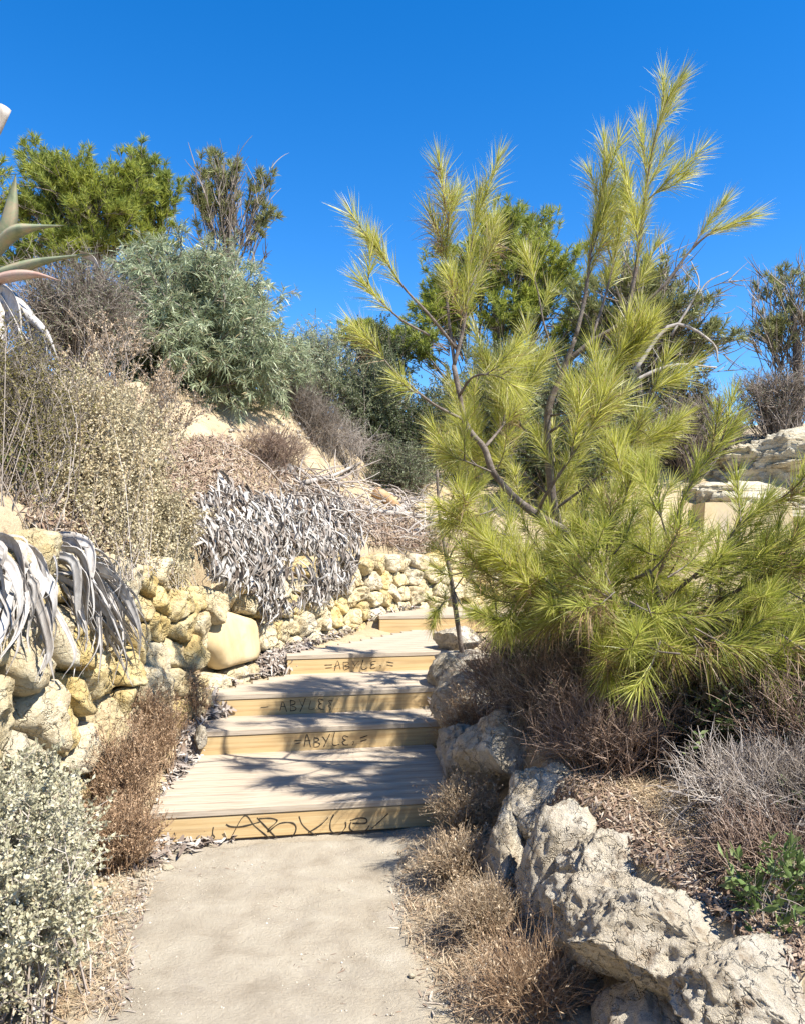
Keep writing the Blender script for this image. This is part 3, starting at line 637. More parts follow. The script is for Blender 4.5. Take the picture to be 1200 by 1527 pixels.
pine('tallest young pine with upright spires against the sky', bB,
     [(850, 850, 5.15), (826, 760, 5.1), (817, 672, 5.05), (817, 610, 5.0), (840, 550, 4.95), (857, 503, 4.9)],
     [([(857, 505, 4.9), (872, 440, 4.88), (880, 370, 4.85), (893, 305, 4.82), (905, 240, 4.8)], .014, 6, .30, .3, 1.1, UPR),
      ([(845, 540, 4.95), (880, 510, 4.9), (925, 480, 4.85), (942, 430, 4.82), (952, 370, 4.8), (960, 305, 4.78), (969, 240, 4.75), (988, 165, 4.72), (1012, 122, 4.7)], .017, 6, .32, .42, 1.05, UPR),
      ([(925, 480, 4.85), (985, 430, 4.75), (1025, 378, 4.7), (1060, 347, 4.65), (1112, 325, 4.6)], .011, 0, .2, .66, 1.05, (12, 34)),
      ([(1028, 376, 4.7), (1050, 340, 4.7), (1077, 305, 4.7)], .006, 0, .2, .25, .95, (12, 34)),
      ([(836, 556, 4.95), (812, 490, 4.9), (800, 430, 4.88), (785, 385, 4.85)], .008, 1, .15, .72, 1.15, (15, 60)),
      ([(880, 510, 4.9), (905, 430, 5.0), (922, 350, 5.05), (932, 285, 5.05)], .010, 6, .32, .35, 1.1, UPR),
      ([(900, 500, 4.88), (925, 520, 4.7), (945, 495, 4.65)], .006, 2, .2, .4, 1.1),
      ([(820, 620, 5.0), (900, 605, 4.7), (960, 588, 4.6), (1002, 565, 4.55)], .007, 2, .25, .72, 1.1, (15, 65)),
      ([(818, 645, 5.02), (868, 610, 4.9), (912, 562, 4.8), (938, 530, 4.75)], .009, 7, .30, .35),
      ([(817, 670, 5.05), (780, 640, 5.1), (752, 600, 5.1), (730, 540, 5.1)], .008, 6, .28, .3),
      ([(826, 760, 5.1), (880, 720, 4.95), (930, 680, 4.85), (975, 650, 4.8)], .010, 7, .30, .35),
      ([(826, 745, 5.1), (770, 700, 5.1), (720, 680, 5.1), (690, 640, 5.1)], .009, 7, .28, .3),
      ([(962, 300, 4.78), (985, 280, 4.75), (998, 262, 4.72)], .006, 2, .22, .1, 1., UPR)],
     .036, M['needle'], brown=8, shoots=fill([(650, 620), (760, 560), (900, 600), (970, 640), (980, 760), (860, 830), (760, 900), (680, 900), (650, 800)], 42, 4.8, 5.6, (790, 800)))
bC = ground(1.62, 4.0)
pc = sample_poly([(700, 830), (860, 780), (1010, 800), (1200, 830), (1260, 900), (1200, 1030), (1040, 1000), (930, 1000), (850, 960), (740, 930)], 165)
sh = []
for k, (px, py) in enumerate(pc):
    d = (U(3.5, 4.7) if px > 880 else U(4.15, 4.8)) - .35 * max(0, (py - 880) / 130) * (px > 880); A = at(px, py, d); dr = np.array([(px - 950) / 260 + R.normal() * .5, -.55 + R.normal() * .5, (905 - py) / 120 + .25 + R.normal() * .45]); dr = dr / np.linalg.norm(dr); l = U(.16, .40)
    l *= .9; sh.append(spline([A - dr * l * .6, A + np.array([0, 0, -.02]), A + dr * l * .5 + np.array([0, 0, .02])], 6))
pine('spreading low pine with long drooping needles right of the rocks', bC,
     [(1020, 985, 3.98), (985, 900, 3.95), (965, 850, 3.9)],
     [([(975, 870, 3.9), (998, 815, 3.85), (1015, 750, 3.8), (1050, 690, 3.75), (1097, 632, 3.7)], .009, 3, .22, .3, .75, (12, 32)),
      ([(998, 815, 3.85), (985, 770, 3.8), (978, 720, 3.8), (970, 700, 3.8)], .006, 2, .18, .3, 1.0, (12, 40)),
      ([(985, 900, 3.95), (1060, 835, 3.75), (1110, 775, 3.65), (1170, 742, 3.6), (1240, 720, 3.5)], .009, 3, .26, .35, 1.15, (14, 40)),
      ([(1010, 930, 3.95), (1100, 880, 3.7), (1160, 850, 3.6), (1230, 845, 3.5)], .010, 6, .28, .2, 1.1),
      ([(1000, 930, 3.95), (930, 900, 3.7), (880, 890, 3.9), (830, 910, 3.95)], .010, 6, .28, .2, 1.0),
      ([(1015, 960, 3.95), (1080, 960, 3.6), (1140, 990, 3.4), (1180, 1060, 3.3)], .009, 5, .26, .2, 1.1),
      ([(1000, 950, 3.95), (950, 960, 3.6), (915, 985, 3.75), (905, 1010, 3.7)], .008, 3, .22, .3, 1.05, (20, 65)),
      ([(965, 855, 3.9), (920, 870, 4.1), (860, 880, 4.2), (800, 900, 4.3), (760, 945, 4.2)], .009, 7, .30, .2, 1.)],
     .034, M['needlegreen'], shoots=sh, nl=.17, brown=60)
bD = ground(1.0, 6.2)
pine('small pine seedling with a bare bent dark stem at the edge of the upper step', ground(.52, 6.6),
     [(676, 890, 6.5), (672, 862, 6.45), (664, 825, 6.4), (655, 770, 6.4), (651, 700, 6.4)],
     [([(667, 838, 6.42), (680, 812, 6.3), (700, 800, 6.2), (728, 798, 6.1)], .009, 4, .28, .6),
      ([(663, 820, 6.4), (678, 780, 6.4), (692, 740, 6.4), (700, 690, 6.4)], .007, 6, .32, .35),
      ([(676, 890, 6.5), (660, 900, 6.3), (648, 915, 6.2)], .006, 3, .2, .2), ([(676, 880, 6.5), (700, 850, 6.4), (740, 830, 6.3)], .007, 5, .34, .3),
      ([(676, 880, 6.5), (690, 905, 6.3), (720, 920, 6.2)], .007, 4, .3, .3), ([(653, 740, 6.4), (668, 700, 6.5), (690, 650, 6.5)], .006, 6, .34, .2)],
     .022, M['needlegreen'], nl=.15, brown=6)

# ------------------------------------------------------------------ background pines and trees
def crown_tree(label, base, top, blobs, mat, n2=5, tuft=34, nl=.17, width=.011, trunk_r=.14, group='pines on the slope behind', per=60, bare=None, name='pine_tree', lift=.6, stickr=.012):
    base = np.array([base[0], base[1], float(hz(base[0], base[1])) - .1])
    o = thing(name, label, 'pine tree', base, group); g = Geo(); C = tube(g, [base, base * .6 + top * .4 + np.array([.12, 0, 0]), top], trunk_r, trunk_r * .3, 9, .2); g.build('trunk', M['bark'], o)
    br = Geo(); N = Geo(); ST = []
    for (c, r, m) in blobs:
        D = unit(m); D[:, 2] = np.abs(D[:, 2]) * .8 - .25; T = c + np.asarray(r) * D * (U(.45, 1.05, m) * (1 + .3 * fbm(D * 2 + U(-9, 9), 2)))[:, None]
        i = R.random(m) * .8 + .15; P = base * (1 - i[:, None]) + top * i[:, None]; P = P * .5 + (c + (P - c) * .2) * .5
        m = int(m * 1.7); D = unit(m); D[:, 2] = np.abs(D[:, 2]) * 1.1 - .35; T = c + np.asarray(r) * D * (U(.35, 1.05, m) * (1 + .3 * fbm(D * 2 + U(-9, 9), 2)))[:, None]; i = R.random(m) * .8 + .15; P = base * (1 - i[:, None]) + top * i[:, None]; P = P * .35 + (c + (P - c) * .2) * .65
        B = polyl(P, T, 5, .14, .1); ST.append(B); S = offshoots(B, m * n2, .55 * np.mean(r) / 1.3, .7, lift, .3, 5); ST.append(S)
        sticks(br, S, stickr * .45, stickr * .2)
        P2, T2, t2 = on_lines(S, int(m * n2 * tuft * 1.3), .35, 1.0, .7); a = np.radians(U(10, 75, len(P2))); pr = nrm(np.cross(T2, unit(len(P2))))
        blades(N, P2, T2 * np.cos(a)[:, None] + pr * np.sin(a)[:, None] + np.array([0, 0, .12]), nl * U(.6, 1.1, len(P2)), width * U(.7, 1.3, len(P2)), .05, 2, 'strip')
        sticks(br, B, stickr, stickr * .4)
    if bare is not None: sticks(br, bare, stickr * .9, stickr * .25)
    br.build('branches', M['twig'] if bare is not None else M['bark'], o, kind='stuff'); N.build('needles', mat, o, kind='stuff', smooth=False)
    return o
def B_(px, py, d, rx, ry, m, deep=.8): s = d / FPX; return (at(px, py, d), (rx * s, rx * s * deep, ry * s), m)
crown_tree('broad bright green pine rising on the left behind the grey-green acacia', at(140, 560, 15), at(140, 290, 15), [B_(95, 275, 15, 78, 62, 46), B_(150, 320, 15, 75, 70, 40), B_(45, 330, 15, 60, 60, 26), B_(195, 280, 15, 42, 60, 26), B_(60, 250, 15.5, 40, 50, 16), B_(110, 385, 15, 85, 40, 24), B_(220, 380, 15.4, 60, 40, 14), B_(20, 400, 15, 50, 40, 12)], M['farpine'], tuft=30)
crown_tree('pine with a pointed crown between the broad pine and the sparse one', at(225, 520, 16), at(225, 260, 16), [B_(210, 245, 16, 36, 48, 18), B_(250, 290, 16, 30, 40, 16), B_(225, 330, 16, 45, 50, 16)], M['farpine'], tuft=26)
bare = polyl(np.repeat(at(340, 430, 14)[None], 46, 0) + U(-.1, .1, (46, 3)), np.array([at(U(285, 412), U(230, 390), 14 + U(-.6, .6)) for _ in range(46)]), 6, .15, .1)
bare = np.concatenate([bare, np.concatenate([offshoots(bare, 260, .5, .7, .3, .4, 6)])])
crown_tree('sparse half bare pine standing against the blue sky on the left', at(340, 520, 14), at(340, 320, 14), [B_(330, 250, 14, 42, 34, 14), B_(395, 265, 14, 22, 22, 6), B_(405, 315, 14, 16, 20, 5), B_(298, 300, 14, 26, 34, 9), B_(345, 300, 14, 40, 34, 7)], M['farpinegrey'], tuft=24, n2=4, bare=bare)
crown_tree('dark pine tip at the left border behind the cut stalk', at(-60, 520, 14), at(-40, 260, 14), [B_(-30, 270, 14, 45, 70, 26)], M['farpine'], tuft=24)
crown_tree('rounded green pine half hidden behind the crooked young pine', at(730, 640, 15), at(735, 380, 15), [B_(745, 345, 15, 62, 55, 26), B_(700, 400, 15, 70, 60, 26), B_(800, 400, 15, 60, 70, 26), B_(660, 440, 15, 50, 55, 16), B_(770, 480, 15, 80, 60, 26), B_(650, 480, 15, 55, 60, 22), B_(840, 430, 15, 55, 70, 22), B_(800, 340, 15.5, 50, 45, 16), B_(610, 520, 14.5, 50, 50, 16), B_(880, 500, 15, 60, 60, 20)], M['farpine'], tuft=26)
bare = polyl(np.array([at(U(930, 980), U(480, 580), 13) for _ in range(60)]), np.array([at(U(900, 1095), U(350, 560), 13 + U(-.6, .6)) for _ in range(60)]), 6, .25, .1)
bare = np.concatenate([bare, offshoots(bare, 420, .55, .8, .25, .3, 6)])
gt = crown_tree('grey twiggy pine with bare pale limbs behind the tallest young pine', at(940, 640, 13), at(940, 470, 13), [B_(930, 420, 13, 80, 60, 22), B_(1010, 470, 13, 70, 60, 22), B_(870, 460, 13, 60, 60, 16), B_(1060, 510, 13, 45, 40, 12), B_(980, 420, 13.2, 50, 45, 16), B_(900, 520, 13.4, 70, 50, 22), B_(1000, 540, 13.4, 70, 40, 22), B_(960, 480, 13.6, 80, 60, 24)], M['farpinegrey'], tuft=22, n2=4, bare=bare)
for pts, r in (([(940, 560), (1000, 485), (1060, 510), (1070, 540)], .035), ([(1000, 500), (1040, 430), (1030, 390)], .022), ([(1040, 440), (1055, 420), (1085, 405)], .014), ([(930, 575), (1000, 545), (1068, 548)], .035), ([(1040, 480), (1046, 440), (1012, 395)], .016), ([(985, 540), (970, 515)], .014)):
    g = Geo(); tube(g, [at(x, y, 12.6) for x, y in pts], r, r * .35, 7, .2, n=14); g.build('limb', M['greywood'], gt)
bare = polyl(np.array([at(U(1150, 1200), U(540, 600), 14) for _ in range(40)]), np.array([at(U(1115, 1260), U(380, 560), 14 + U(-.6, .6)) for _ in range(40)]), 6, .2, .1)
bare = np.concatenate([bare, offshoots(bare, 320, .5, .7, .25, .3, 6)])
crown_tree('thin grey-green tree at the right border on the ridge', at(1180, 620, 14), at(1180, 450, 14), [B_(1180, 420, 14, 55, 45, 10), B_(1150, 500, 14, 36, 46, 14), B_(1220, 480, 14, 60, 60, 14)], M['farpinegrey'], tuft=20, n2=4, bare=bare, name='thin_tree')
crown_tree('low dark rounded pine in the gap left of the crooked young pine', at(540, 600, 17), at(540, 500, 17), [B_(540, 500, 17, 34, 34, 22), B_(590, 520, 17, 40, 40, 18)], M['farpine'], tuft=30)

# ------------------------------------------------------------------ shrubs and bushes, left bank
bush('acacia_shrub', 'large grey-green acacia shrub with narrow leaves overhanging the yellow bank', 'shrub', ground(-2.75, 10.3), at(275, 528, 10.2), (1.42, 1.1, 1.36), M['acacia'], M['twig'],
     n=(150, 1100, 2600), L2=.42, L3=.22, nleaf=95000, aleaf=.15, leaf=(.125, .011), kind='blade', r=.02, droop=.25, skew=.9, up=.05, shell=.5, lobes=.3)
bush('acacia_shrub', 'smaller pale acacia spray beside the big acacia above the bare yellow soil', 'shrub', ground(-1.9, 11.2), at(425, 570, 10.9), (.30, .4, .50), M['acacia'], M['twig'],
     n=(30, 200, 500), L2=.3, L3=.18, nleaf=5000, leaf=(.10, .011), kind='blade', r=.012, droop=.3, skew=.9)
bush('seeding_shrub', 'tall dry beige shrub full of seed heads on the left bank', 'shrub', hit(130, 800)[0], at(116, 708, 6.2), (.54, .5, .76), M['beige'], M['twigpale'],
     n=(170, 1500, 5200), L2=.30, L3=.13, nleaf=110000, aleaf=.45, leaf=(.024, .014), r=.0024, skew=.5, shell=.1, baser=.45, lobes=.32, up=.3)
bush('seeding_shrub', 'low dry beige shrub spreading down to the top of the stone wall', 'shrub', hit(210, 815)[0], at(195, 780, 5.9), (.44, .36, .38), M['beige'], M['twigpale'],
     n=(110, 900, 3000), L2=.22, L3=.11, nleaf=56000, aleaf=.45, leaf=(.022, .013), r=.0022, skew=.5, shell=.1, baser=.35, up=.2)
bush('straw_weed', 'straw-yellow flowering weed sprays in front of the acacia', 'weed', hit(225, 700)[0], at(225, 615, 7.2), (.42, .35, .42), M['straw'], M['twigpale'],
     n=(26, 160, 500), L2=.3, L3=.14, nleaf=6000, leaf=(.026, .012), r=.006, skew=.6, shell=.6, up=.5)
bush('straw_weed', 'thin yellow weed rising beside the tall seeding shrub', 'weed', hit(140, 690)[0], at(140, 535, 6.8), (.35, .3, .34), M['straw'], M['twigpale'],
     n=(16, 90, 300), L2=.3, L3=.13, nleaf=2600, leaf=(.026, .012), r=.006, skew=.6, shell=.6, up=.5)
bush('twiggy_shrub', 'leafless tangled grey shrub under the live agave', 'shrub', at(110, 600, 8.2), at(110, 475, 8.2), (.75, .6, .62), M['olive'], M['twig'],
     n=(120, 1600, 6000), L2=.34, L3=.18, nleaf=8000, leaf=(.028, .010), r=.010, skew=.5, shell=.2, spread=1.2)
bush('dark_shrub', 'dark twiggy shrub with yellowish tips at the left border', 'shrub', hit(15, 740)[0], at(10, 610, 5.6), (.42, .4, .62), M['yellowbush'], M['twig'],
     n=(140, 1500, 5600), L2=.24, L3=.13, nleaf=22000, leaf=(.022, .010), r=.004, aleaf=.5, skew=.5, shell=.1, baser=.35, twigmul=1.6)
bush('green_sprout', 'small green leafy sprout at the foot of the dark shrub', 'plant', hit(20, 745)[0], at(15, 715, 5.2), (.16, .14, .14), M['freshgreen'], M['twig'],
     n=(16, 60, 120), L2=.1, L3=.06, nleaf=1600, leaf=(.028, .014), r=.004)
bush('silver_saltbush', 'silvery saltbush filling the lower left corner beside the path', 'shrub', ground(-1.38, 2.75), at(-15, 1385, 2.75), (.34, .50, .41), M['silver'], M['twigpale'],
     n=(140, 1300, 3600), L2=.15, L3=.08, nleaf=80000, leaf=(.018, .011), r=.005, skew=.45, shell=.35, lobes=.35, up=.2, baser=.3)
bush('silver_saltbush', 'upper silvery saltbush leaning on the yellow wall stones', 'shrub', ground(-1.62, 3.5), at(25, 1225, 3.4), (.27, .32, .27), M['silver'], M['twigpale'],
     n=(70, 700, 2000), L2=.15, L3=.08, nleaf=24000, leaf=(.024, .014), r=.006, skew=.45, shell=.3, lobes=.35, up=.2, baser=.25)
for lab, x, y, h, rx, n in (('tall rusty dry weed clump against the wall left of the lowest step', -1.50, 4.35, .52, .21, 1.), ('rusty dry weed by the left ends of the middle steps', -1.55, 5.05, .46, .19, .8),
                            ('short reddish dry weed on the path edge near the silvery saltbush', -1.36, 3.95, .24, .16, .7), ('sparse dry weed between wall and third step', -1.52, 5.7, .36, .13, .5)):
    bush('dry_weed', lab, 'weed', ground(x, y), ground(x, y) + np.array([0, 0, h * .55]), (rx, rx, h * .55), M['rust'], M['rust'], n=(int(130 * n), int(900 * n), int(2200 * n)), L2=.14, L3=.07, nleaf=int(9000 * n),
         leaf=(.016, .006), r=.0032, skew=.6, shell=.25, up=.45, baser=rx * .7, names=('stem', 'seed_heads'), group='rusty dry weeds along the left edge', twigmul=1.3)
# ------------------------------------------------------------------ shrubs, middle of the slope
for lab, bp, d, cp, rp, lm, nl, lf in (
    ('dense olive bush with grey-green leaves behind the fallen branches', (540, 735), 12.6, (548, 625), (68, 95), 'olive', 26000, (.045, .016)),
    ('feathery grey-green bush meeting the acacia against the sky', (480, 640), 13.0, (480, 565), (48, 70), 'acacia', 9000, (.07, .012)),
    ('dark bush with deep shade at its foot left of the crooked pine trunk', (615, 745), 12.4, (618, 670), (52, 85), 'darkgreen', 16000, (.04, .015)),
    ('low spiky grey-green bush over the end of the fallen branches', (600, 750), 11.8, (598, 715), (44, 40), 'olive', 9000, (.04, .012)),
    ('tall dark bush behind the olive bush', (570, 640), 14.2, (560, 545), (62, 66), 'darkgreen', 16000, (.05, .018)),
    ('broad grey-green bush at the head of the path behind the pine stems', (690, 720), 13.4, (690, 640), (90, 85), 'olive', 20000, (.045, .015)),
    ('low grey-green bush between the twiggy pine and the yellowish bush', (930, 590), 14.6, (940, 560), (90, 45), 'olive', 14000, (.045, .015)),
    ('grey-green bush high on the slope between the pine stems', (800, 620), 16.0, (790, 560), (110, 80), 'olive', 20000, (.05, .018)),
    ('grey-green bush deep behind the needles of the crooked pine', (740, 720), 12.8, (745, 610), (110, 90), 'olive', 24000, (.05, .016)),
    ('shaded bush behind the spreading low pine', (830, 760), 11.6, (840, 690), (110, 80), 'darkgreen', 18000, (.05, .016)),
    ('wide olive bush behind the tallest young pine', (900, 700), 13.0, (900, 610), (90, 75), 'olive', 18000, (.045, .015))):
    px_bush('olive_bush', lab, 'bush', bp, d, cp, rp, M[lm], M['twig'], n=(90, 700, 2000), L2=.34, L3=.17, nleaf=int(nl * 1.7), leaf=lf, r=.008, aleaf=.15, skew=.5, shell=.35, lobes=.35, group='bushes on the slope behind the steps')
px_bush('yellowed_bush', 'yellowish low bush on the ridge right of the tallest young pine', 'bush', (1020, 625), 13.2, (1015, 592), (62, 30), M['yellowbush'], M['twig'], n=(80, 600, 1800), L2=.24, L3=.12, nleaf=22000, leaf=(.03, .012), r=.010, shell=.25)
px_bush('heather_bush', 'purplish grey leafless heather below the yellowish bush', 'bush', (1025, 690), 12.6, (1030, 645), (72, 48), M['olive'], M['heather'], n=(120, 1200, 4000), L2=.26, L3=.14, nleaf=2500, leaf=(.03, .010), r=.012, shell=.2, twigmul=1.3, up=.4)
px_bush('heather_bush', 'brown-grey heather on the ridge at the right border above the pale rock', 'bush', (1160, 640), 13.4, (1155, 592), (78, 38), M['olive'], M['heather'], n=(120, 1200, 3600), L2=.28, L3=.14, nleaf=4500, leaf=(.03, .010), r=.012, shell=.2, twigmul=1.2, up=.3)
px_bush('heather_bush', 'small heather tuft on the lip of the pale rock ledge', 'bush', (1080, 665), 12.9, (1085, 635), (46, 26), M['olive'], M['heather'], n=(60, 500, 1500), L2=.2, L3=.1, nleaf=1200, leaf=(.03, .010), r=.010, shell=.2, up=.3)
# ------------------------------------------------------------------ undergrowth, right bank
def brush(name, label, x, y, h, rx, tm, n=1., lm=None, nleaf=0, cat='shrub', leaf=(.02, .006), lean=(0, 0), r=.0042, **k):
    b = ground(x, y); return bush(name, label, cat, b, b + np.array([lean[0], lean[1], h * .5]), (rx, rx * .9, h * .55), M[lm or 'straw'], M[tm], n=(int(150 * n), int(900 * n), int(2200 * n)), L2=k.pop('L2', .20), L3=.10,
                nleaf=nleaf, leaf=leaf, r=r, shell=.3, up=k.pop('up', .3), baser=rx * .5, twigmul=1.35, **k)
brush('dead_brush', 'pale leafless brush of fine twigs below the spreading low pine', 1.36, 3.15, .22, .38, 'twigpale', 1.3, L2=.15, lean=(.05, -.1))
brush('dead_brush', 'pinkish dead brush in the shade left of the pale brush', .98, 3.75, .27, .34, 'twigpink', 1.1, L2=.16)
brush('dead_brush', 'brown tangled brush at the right border below the pine needles', 1.75, 3.35, .50, .40, 'twigpink', 1.3)
brush('dead_brush', 'grey brush behind the pinkish one under the deep pine shade', 1.35, 4.1, .40, .5, 'twig', 1.3)
brush('dead_brush', 'low brown brush in front of the pale brush above the white rock', 1.30, 2.72, .10, .28, 'twigpink', .8, L2=.12)
brush('dead_brush', 'dark grey brush at the right border behind the green sprout', 1.55, 2.85, .24, .28, 'twig', 1.0)
brush('dead_brush', 'thin dry twigs hanging over the shaded rocks beside the third step', .66, 5.0, .34, .28, 'twigpink', .8)
brush('dead_brush', 'shaded twigs over the rock beside the lowest step', .72, 4.35, .34, .26, 'twig', .8)
brush('dead_brush', 'added dark brown brush deepening the shade under the low pine needles', 1.15, 4.45, .50, .50, 'twig', 1.6, 'darkgreen', 5000)  # dark twigs and leaves added to deepen the shade below the pine
brush('shade_fill_bush', 'added dark leafy bush deepening the shade under the left end of the low pine needles', .98, 4.75, .52, .42, 'twig', 1.2, 'darkgreen', 9000, leaf=(.03, .010))  # these dark bushes are added; their leaf colour stands in for deep shade
brush('shade_fill_bush', 'added dark leafy bush deepening the middle of the shade under the low pine', 1.42, 4.35, .62, .48, 'twig', 1.2, 'darkgreen', 11000, leaf=(.03, .010))
brush('shade_fill_bush', 'added dark leafy bush standing in for shade behind the pale leafless brush', 1.68, 3.6, .52, .40, 'twig', 1.2, 'darkgreen', 9000, leaf=(.03, .010))
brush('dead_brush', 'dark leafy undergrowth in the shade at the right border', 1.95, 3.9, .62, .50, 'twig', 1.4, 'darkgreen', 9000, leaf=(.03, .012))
brush('dead_brush', 'brown twigs behind the two-lobed pale rock', .95, 4.25, .36, .34, 'twigpink', 1.0)
brush('dead_brush', 'low grey brush on the bank beside the grey block at the upper steps', .95, 6.0, .26, .4, 'twigpink', .9)
brush('dry_grass_clump', 'straw-brown dry weed clump at the right end of the lowest step', .33, 4.22, .17, .16, 'straw', .6, 'straw', 4200, 'weed', leaf=(.018, .006), r=.003, L2=.11)
brush('dry_grass_clump', 'spreading straw-brown weed below the rocks on the right path edge',   .27, 3.72, .10, .18, 'straw', .6, 'straw', 4200, 'weed', leaf=(.018, .006), r=.003, L2=.11)
brush('dry_grass_clump', 'low straw weed on the dirt slope in front of the dark rock face',   .33, 3.2, .06, .13, 'straw', .7, 'straw', 2500, 'weed', leaf=(.016, .005), r=.0026, L2=.11)
brush('dry_grass_clump', 'thin straw weed near the lower border at the foot of the dark rock face', .42, 2.72, .10, .16, 'rust', .45, 'straw', 1200, 'weed', leaf=(.015, .005), r=.0022)
brush('dry_grass_clump', 'dry shaded weed hanging beside the second and third steps', .46, 5.35, .36, .20, 'rust', .8, 'straw', 2200, 'weed', r=.003)
for lab, p, d, rr, nl in (('green leafy sprout at the right border above the lowest rocks', (1165, 1405), 2.45, .13, 500), ('small green sprout in the brush at the right border', (1190, 1245), 2.9, .10, 260)):
    b = at(*p, d); b0 = ground(b[0], b[1]); bush('green_sprout', lab, 'plant', b0, np.array([b[0], b[1], max(b[2], b0[2] + rr * .6)]), (rr, rr, rr * .8), M['freshgreen'], M['twigpale'], n=(18, 60, 100), L2=.10, L3=.05, nleaf=nl, leaf=(.045, .016), r=.003, skew=.8)
o = thing('lentisk_sprig', 'dark green sprig with paired leaflets in the shade right of centre', 'plant', ground(1.50, 3.75)); g = Geo(); L = Geo()
for k in range(9):
    A = at(1060 + U(-50, 60), 1105 + U(-30, 40), 3.55 + U(-.2, .2)); Dv = nrm(np.array([U(-.8, .8), U(-.7, -.1), U(.1, .6)])); C = spline([ground(A[0], A[1] + .1), A - np.array([0, -.05, .05]), A, A + Dv * .16], 10); sticks(g, C[None], .003, .0015)
    T = C[-5:]; S = nrm(np.cross(Dv, [0, 0, 1.]))
    for t in np.linspace(0, 1, 6):
        p = A + Dv * .16 * t
        for sg in (-1, 1): leaves(L, p[None], (S * sg + Dv * .5)[None], .045, .016)
g.build('stem', M['twig'], o, kind='stuff'); L.build('leaflets', M['freshgreen'], o, kind='stuff')

# ------------------------------------------------------------------ boulders, right edge of the path
def boulder(label, px, py, d, size, seed, rz=0., tilt=(0, 0), sub=5, mat='rock', sink=0., name='boulder', group='rough rocks edging the path on the right', cuts=20, rough=.15, dz=0., cat='rock'):
    P, f = rock_pts(sub, size, seed, cuts, rough); zz_ = np.clip(-P[:, 2] / size[2], 0, 1)[:, None]; P[:, :2] *= 1 - .52 * zz_ * (sub >= 5); c, s = math.cos(rz), math.sin(rz)
    for ax, an in ((0, tilt[0]), (1, tilt[1])):
        ca, sa = math.cos(an), math.sin(an); i, j = [(1, 2), (2, 0)][ax]; a = P[:, i] * ca - P[:, j] * sa; b = P[:, i] * sa + P[:, j] * ca; P[:, i], P[:, j] = a, b
    P = np.stack([P[:, 0] * c - P[:, 1] * s, P[:, 0] * s + P[:, 1] * c, P[:, 2]], -1); P = P * (1.35 if mat == 'rock' and sub >= 5 else 1); m = Geo().add(P, None, f).mesh(name, M[mat]); o = link(name, m)
    p = at(px, py, d); o.location = p + np.array([0, 0, dz]); return tag(o, label, cat, group)
boulder('rounded pale rock on top of the row, above the broad sloping rock', 905, 1290, 3.05, (.16, .15, .12), 11, .3, cuts=14, sub=6)
boulder('broad cream rock sloping down to the right of the dark hollow', 935, 1375, 2.80, (.24, .20, .14), 12, -.5, (.25, -.2), sub=6)
boulder('largest grey-white rock near the lower right corner with black cracks', 1012, 1425, 2.52, (.25, .19, .17), 13, -.3, (.3, .1), sub=6)
boulder('grey striped rock at the very bottom right corner', 1150, 1495, 2.22, (.20, .14, .12), 14, .2, (.2, 0), sub=6)
boulder('dark brown rock face below the broad cream rock, in shade', 905, 1500, 2.92, (.17, .16, .24), 15, .4, (0, .25))
boulder('shaded brown rock at the bottom edge under the grey-white rock', 965, 1530, 2.5, (.20, .16, .16), 16, 1.2)
boulder('leaning pale rock with dark diagonal shade stripe', 822, 1330, 3.22, (.13, .16, .24), 17, .5, (0, .35))
boulder('small pale rock wedged below the leaning rock', 868, 1375, 2.98, (.09, .09, .12), 18, .1)
boulder('two-lobed cream rock, upper lobe, below the shaded brush', 842, 1180, 3.95, (.19, .16, .13), 19, -.3, (.3, 0))
boulder('cream rock lobe with rusty foot facing the lowest step', 795, 1215, 3.72, (.15, .16, .19), 20, .4, (.2, .3))
boulder('dark striped rock low on the path edge under the rusty-footed rock', 752, 1295, 3.62, (.11, .13, .17), 21, .2)
boulder('pale low rock at the edge of the straw weed', 742, 1360, 3.40, (.09, .12, .08), 22, .5)
boulder('long shaded rock above the end of the lowest step', 760, 1130, 4.45, (.22, .22, .20), 23, .3)
boulder('dark rock in the shade beside the right end of the second step', 690, 1130, 5.0, (.15, .24, .22), 24, .1)
boulder('shaded mossy rock beside the right end of the third step', 700, 1065, 5.6, (.18, .25, .20), 25, .4)
boulder('upright grey block at the right end of the fourth step', 678, 1020, 6.35, (.16, .22, .19), 26, .15, cuts=12, rough=.10)
boulder('flat pale rock lying on top of the grey block', 700, 985, 6.55, (.24, .22, .06), 27, .2, cuts=8)
boulder('small rounded cream rock at the end of the shaded upper step', 680, 955, 7.2, (.15, .16, .12), 28, .7, cuts=5)
boulder('shaded rock behind the grey block under the pine', 770, 1040, 5.6, (.24, .24, .16), 29, .7)
# ------------------------------------------------------------------ pale rock ledges and sawn block on the right
o = thing('rock_ledge', 'pale layered bedrock ledge below the heather at the right border', 'rock', ground(6.4, 12.6))
for k, (px, py, d, sx, sy, sz, nm) in enumerate([(1190, 735, 13.0, 2.1, 1.0, .95, 'bedrock'), (1120, 740, 12.2, .75, .5, .22, 'slab'), (1205, 700, 12.4, .7, .6, .24, 'slab'), (1060, 745, 12.3, .45, .5, .22, 'slab'), (1165, 765, 12.0, .5, .4, .16, 'slab')]):
    P, f = rock_pts(6 if k == 0 else 5, (sx, sy, sz), 60 + k, 8, .17, 2.4, .06 if k == 0 else .08, .62); Geo().add(P + at(px, py, d), None, f).build(nm, M['ledge'], o)
o = thing('stone_block', 'smooth tan sawn stone block below the pale ledge, behind the pine needles', 'stone block', at(1105, 830, 11.4))
b = bmesh.new(); bmesh.ops.create_cube(b, size=1); c = at(1105, 800, 11.6)
for v in b.verts: v.co = Vector((v.co.x * 1.36 * (1 if v.co.z < 0 else .9), v.co.y * .5, v.co.z * .95))
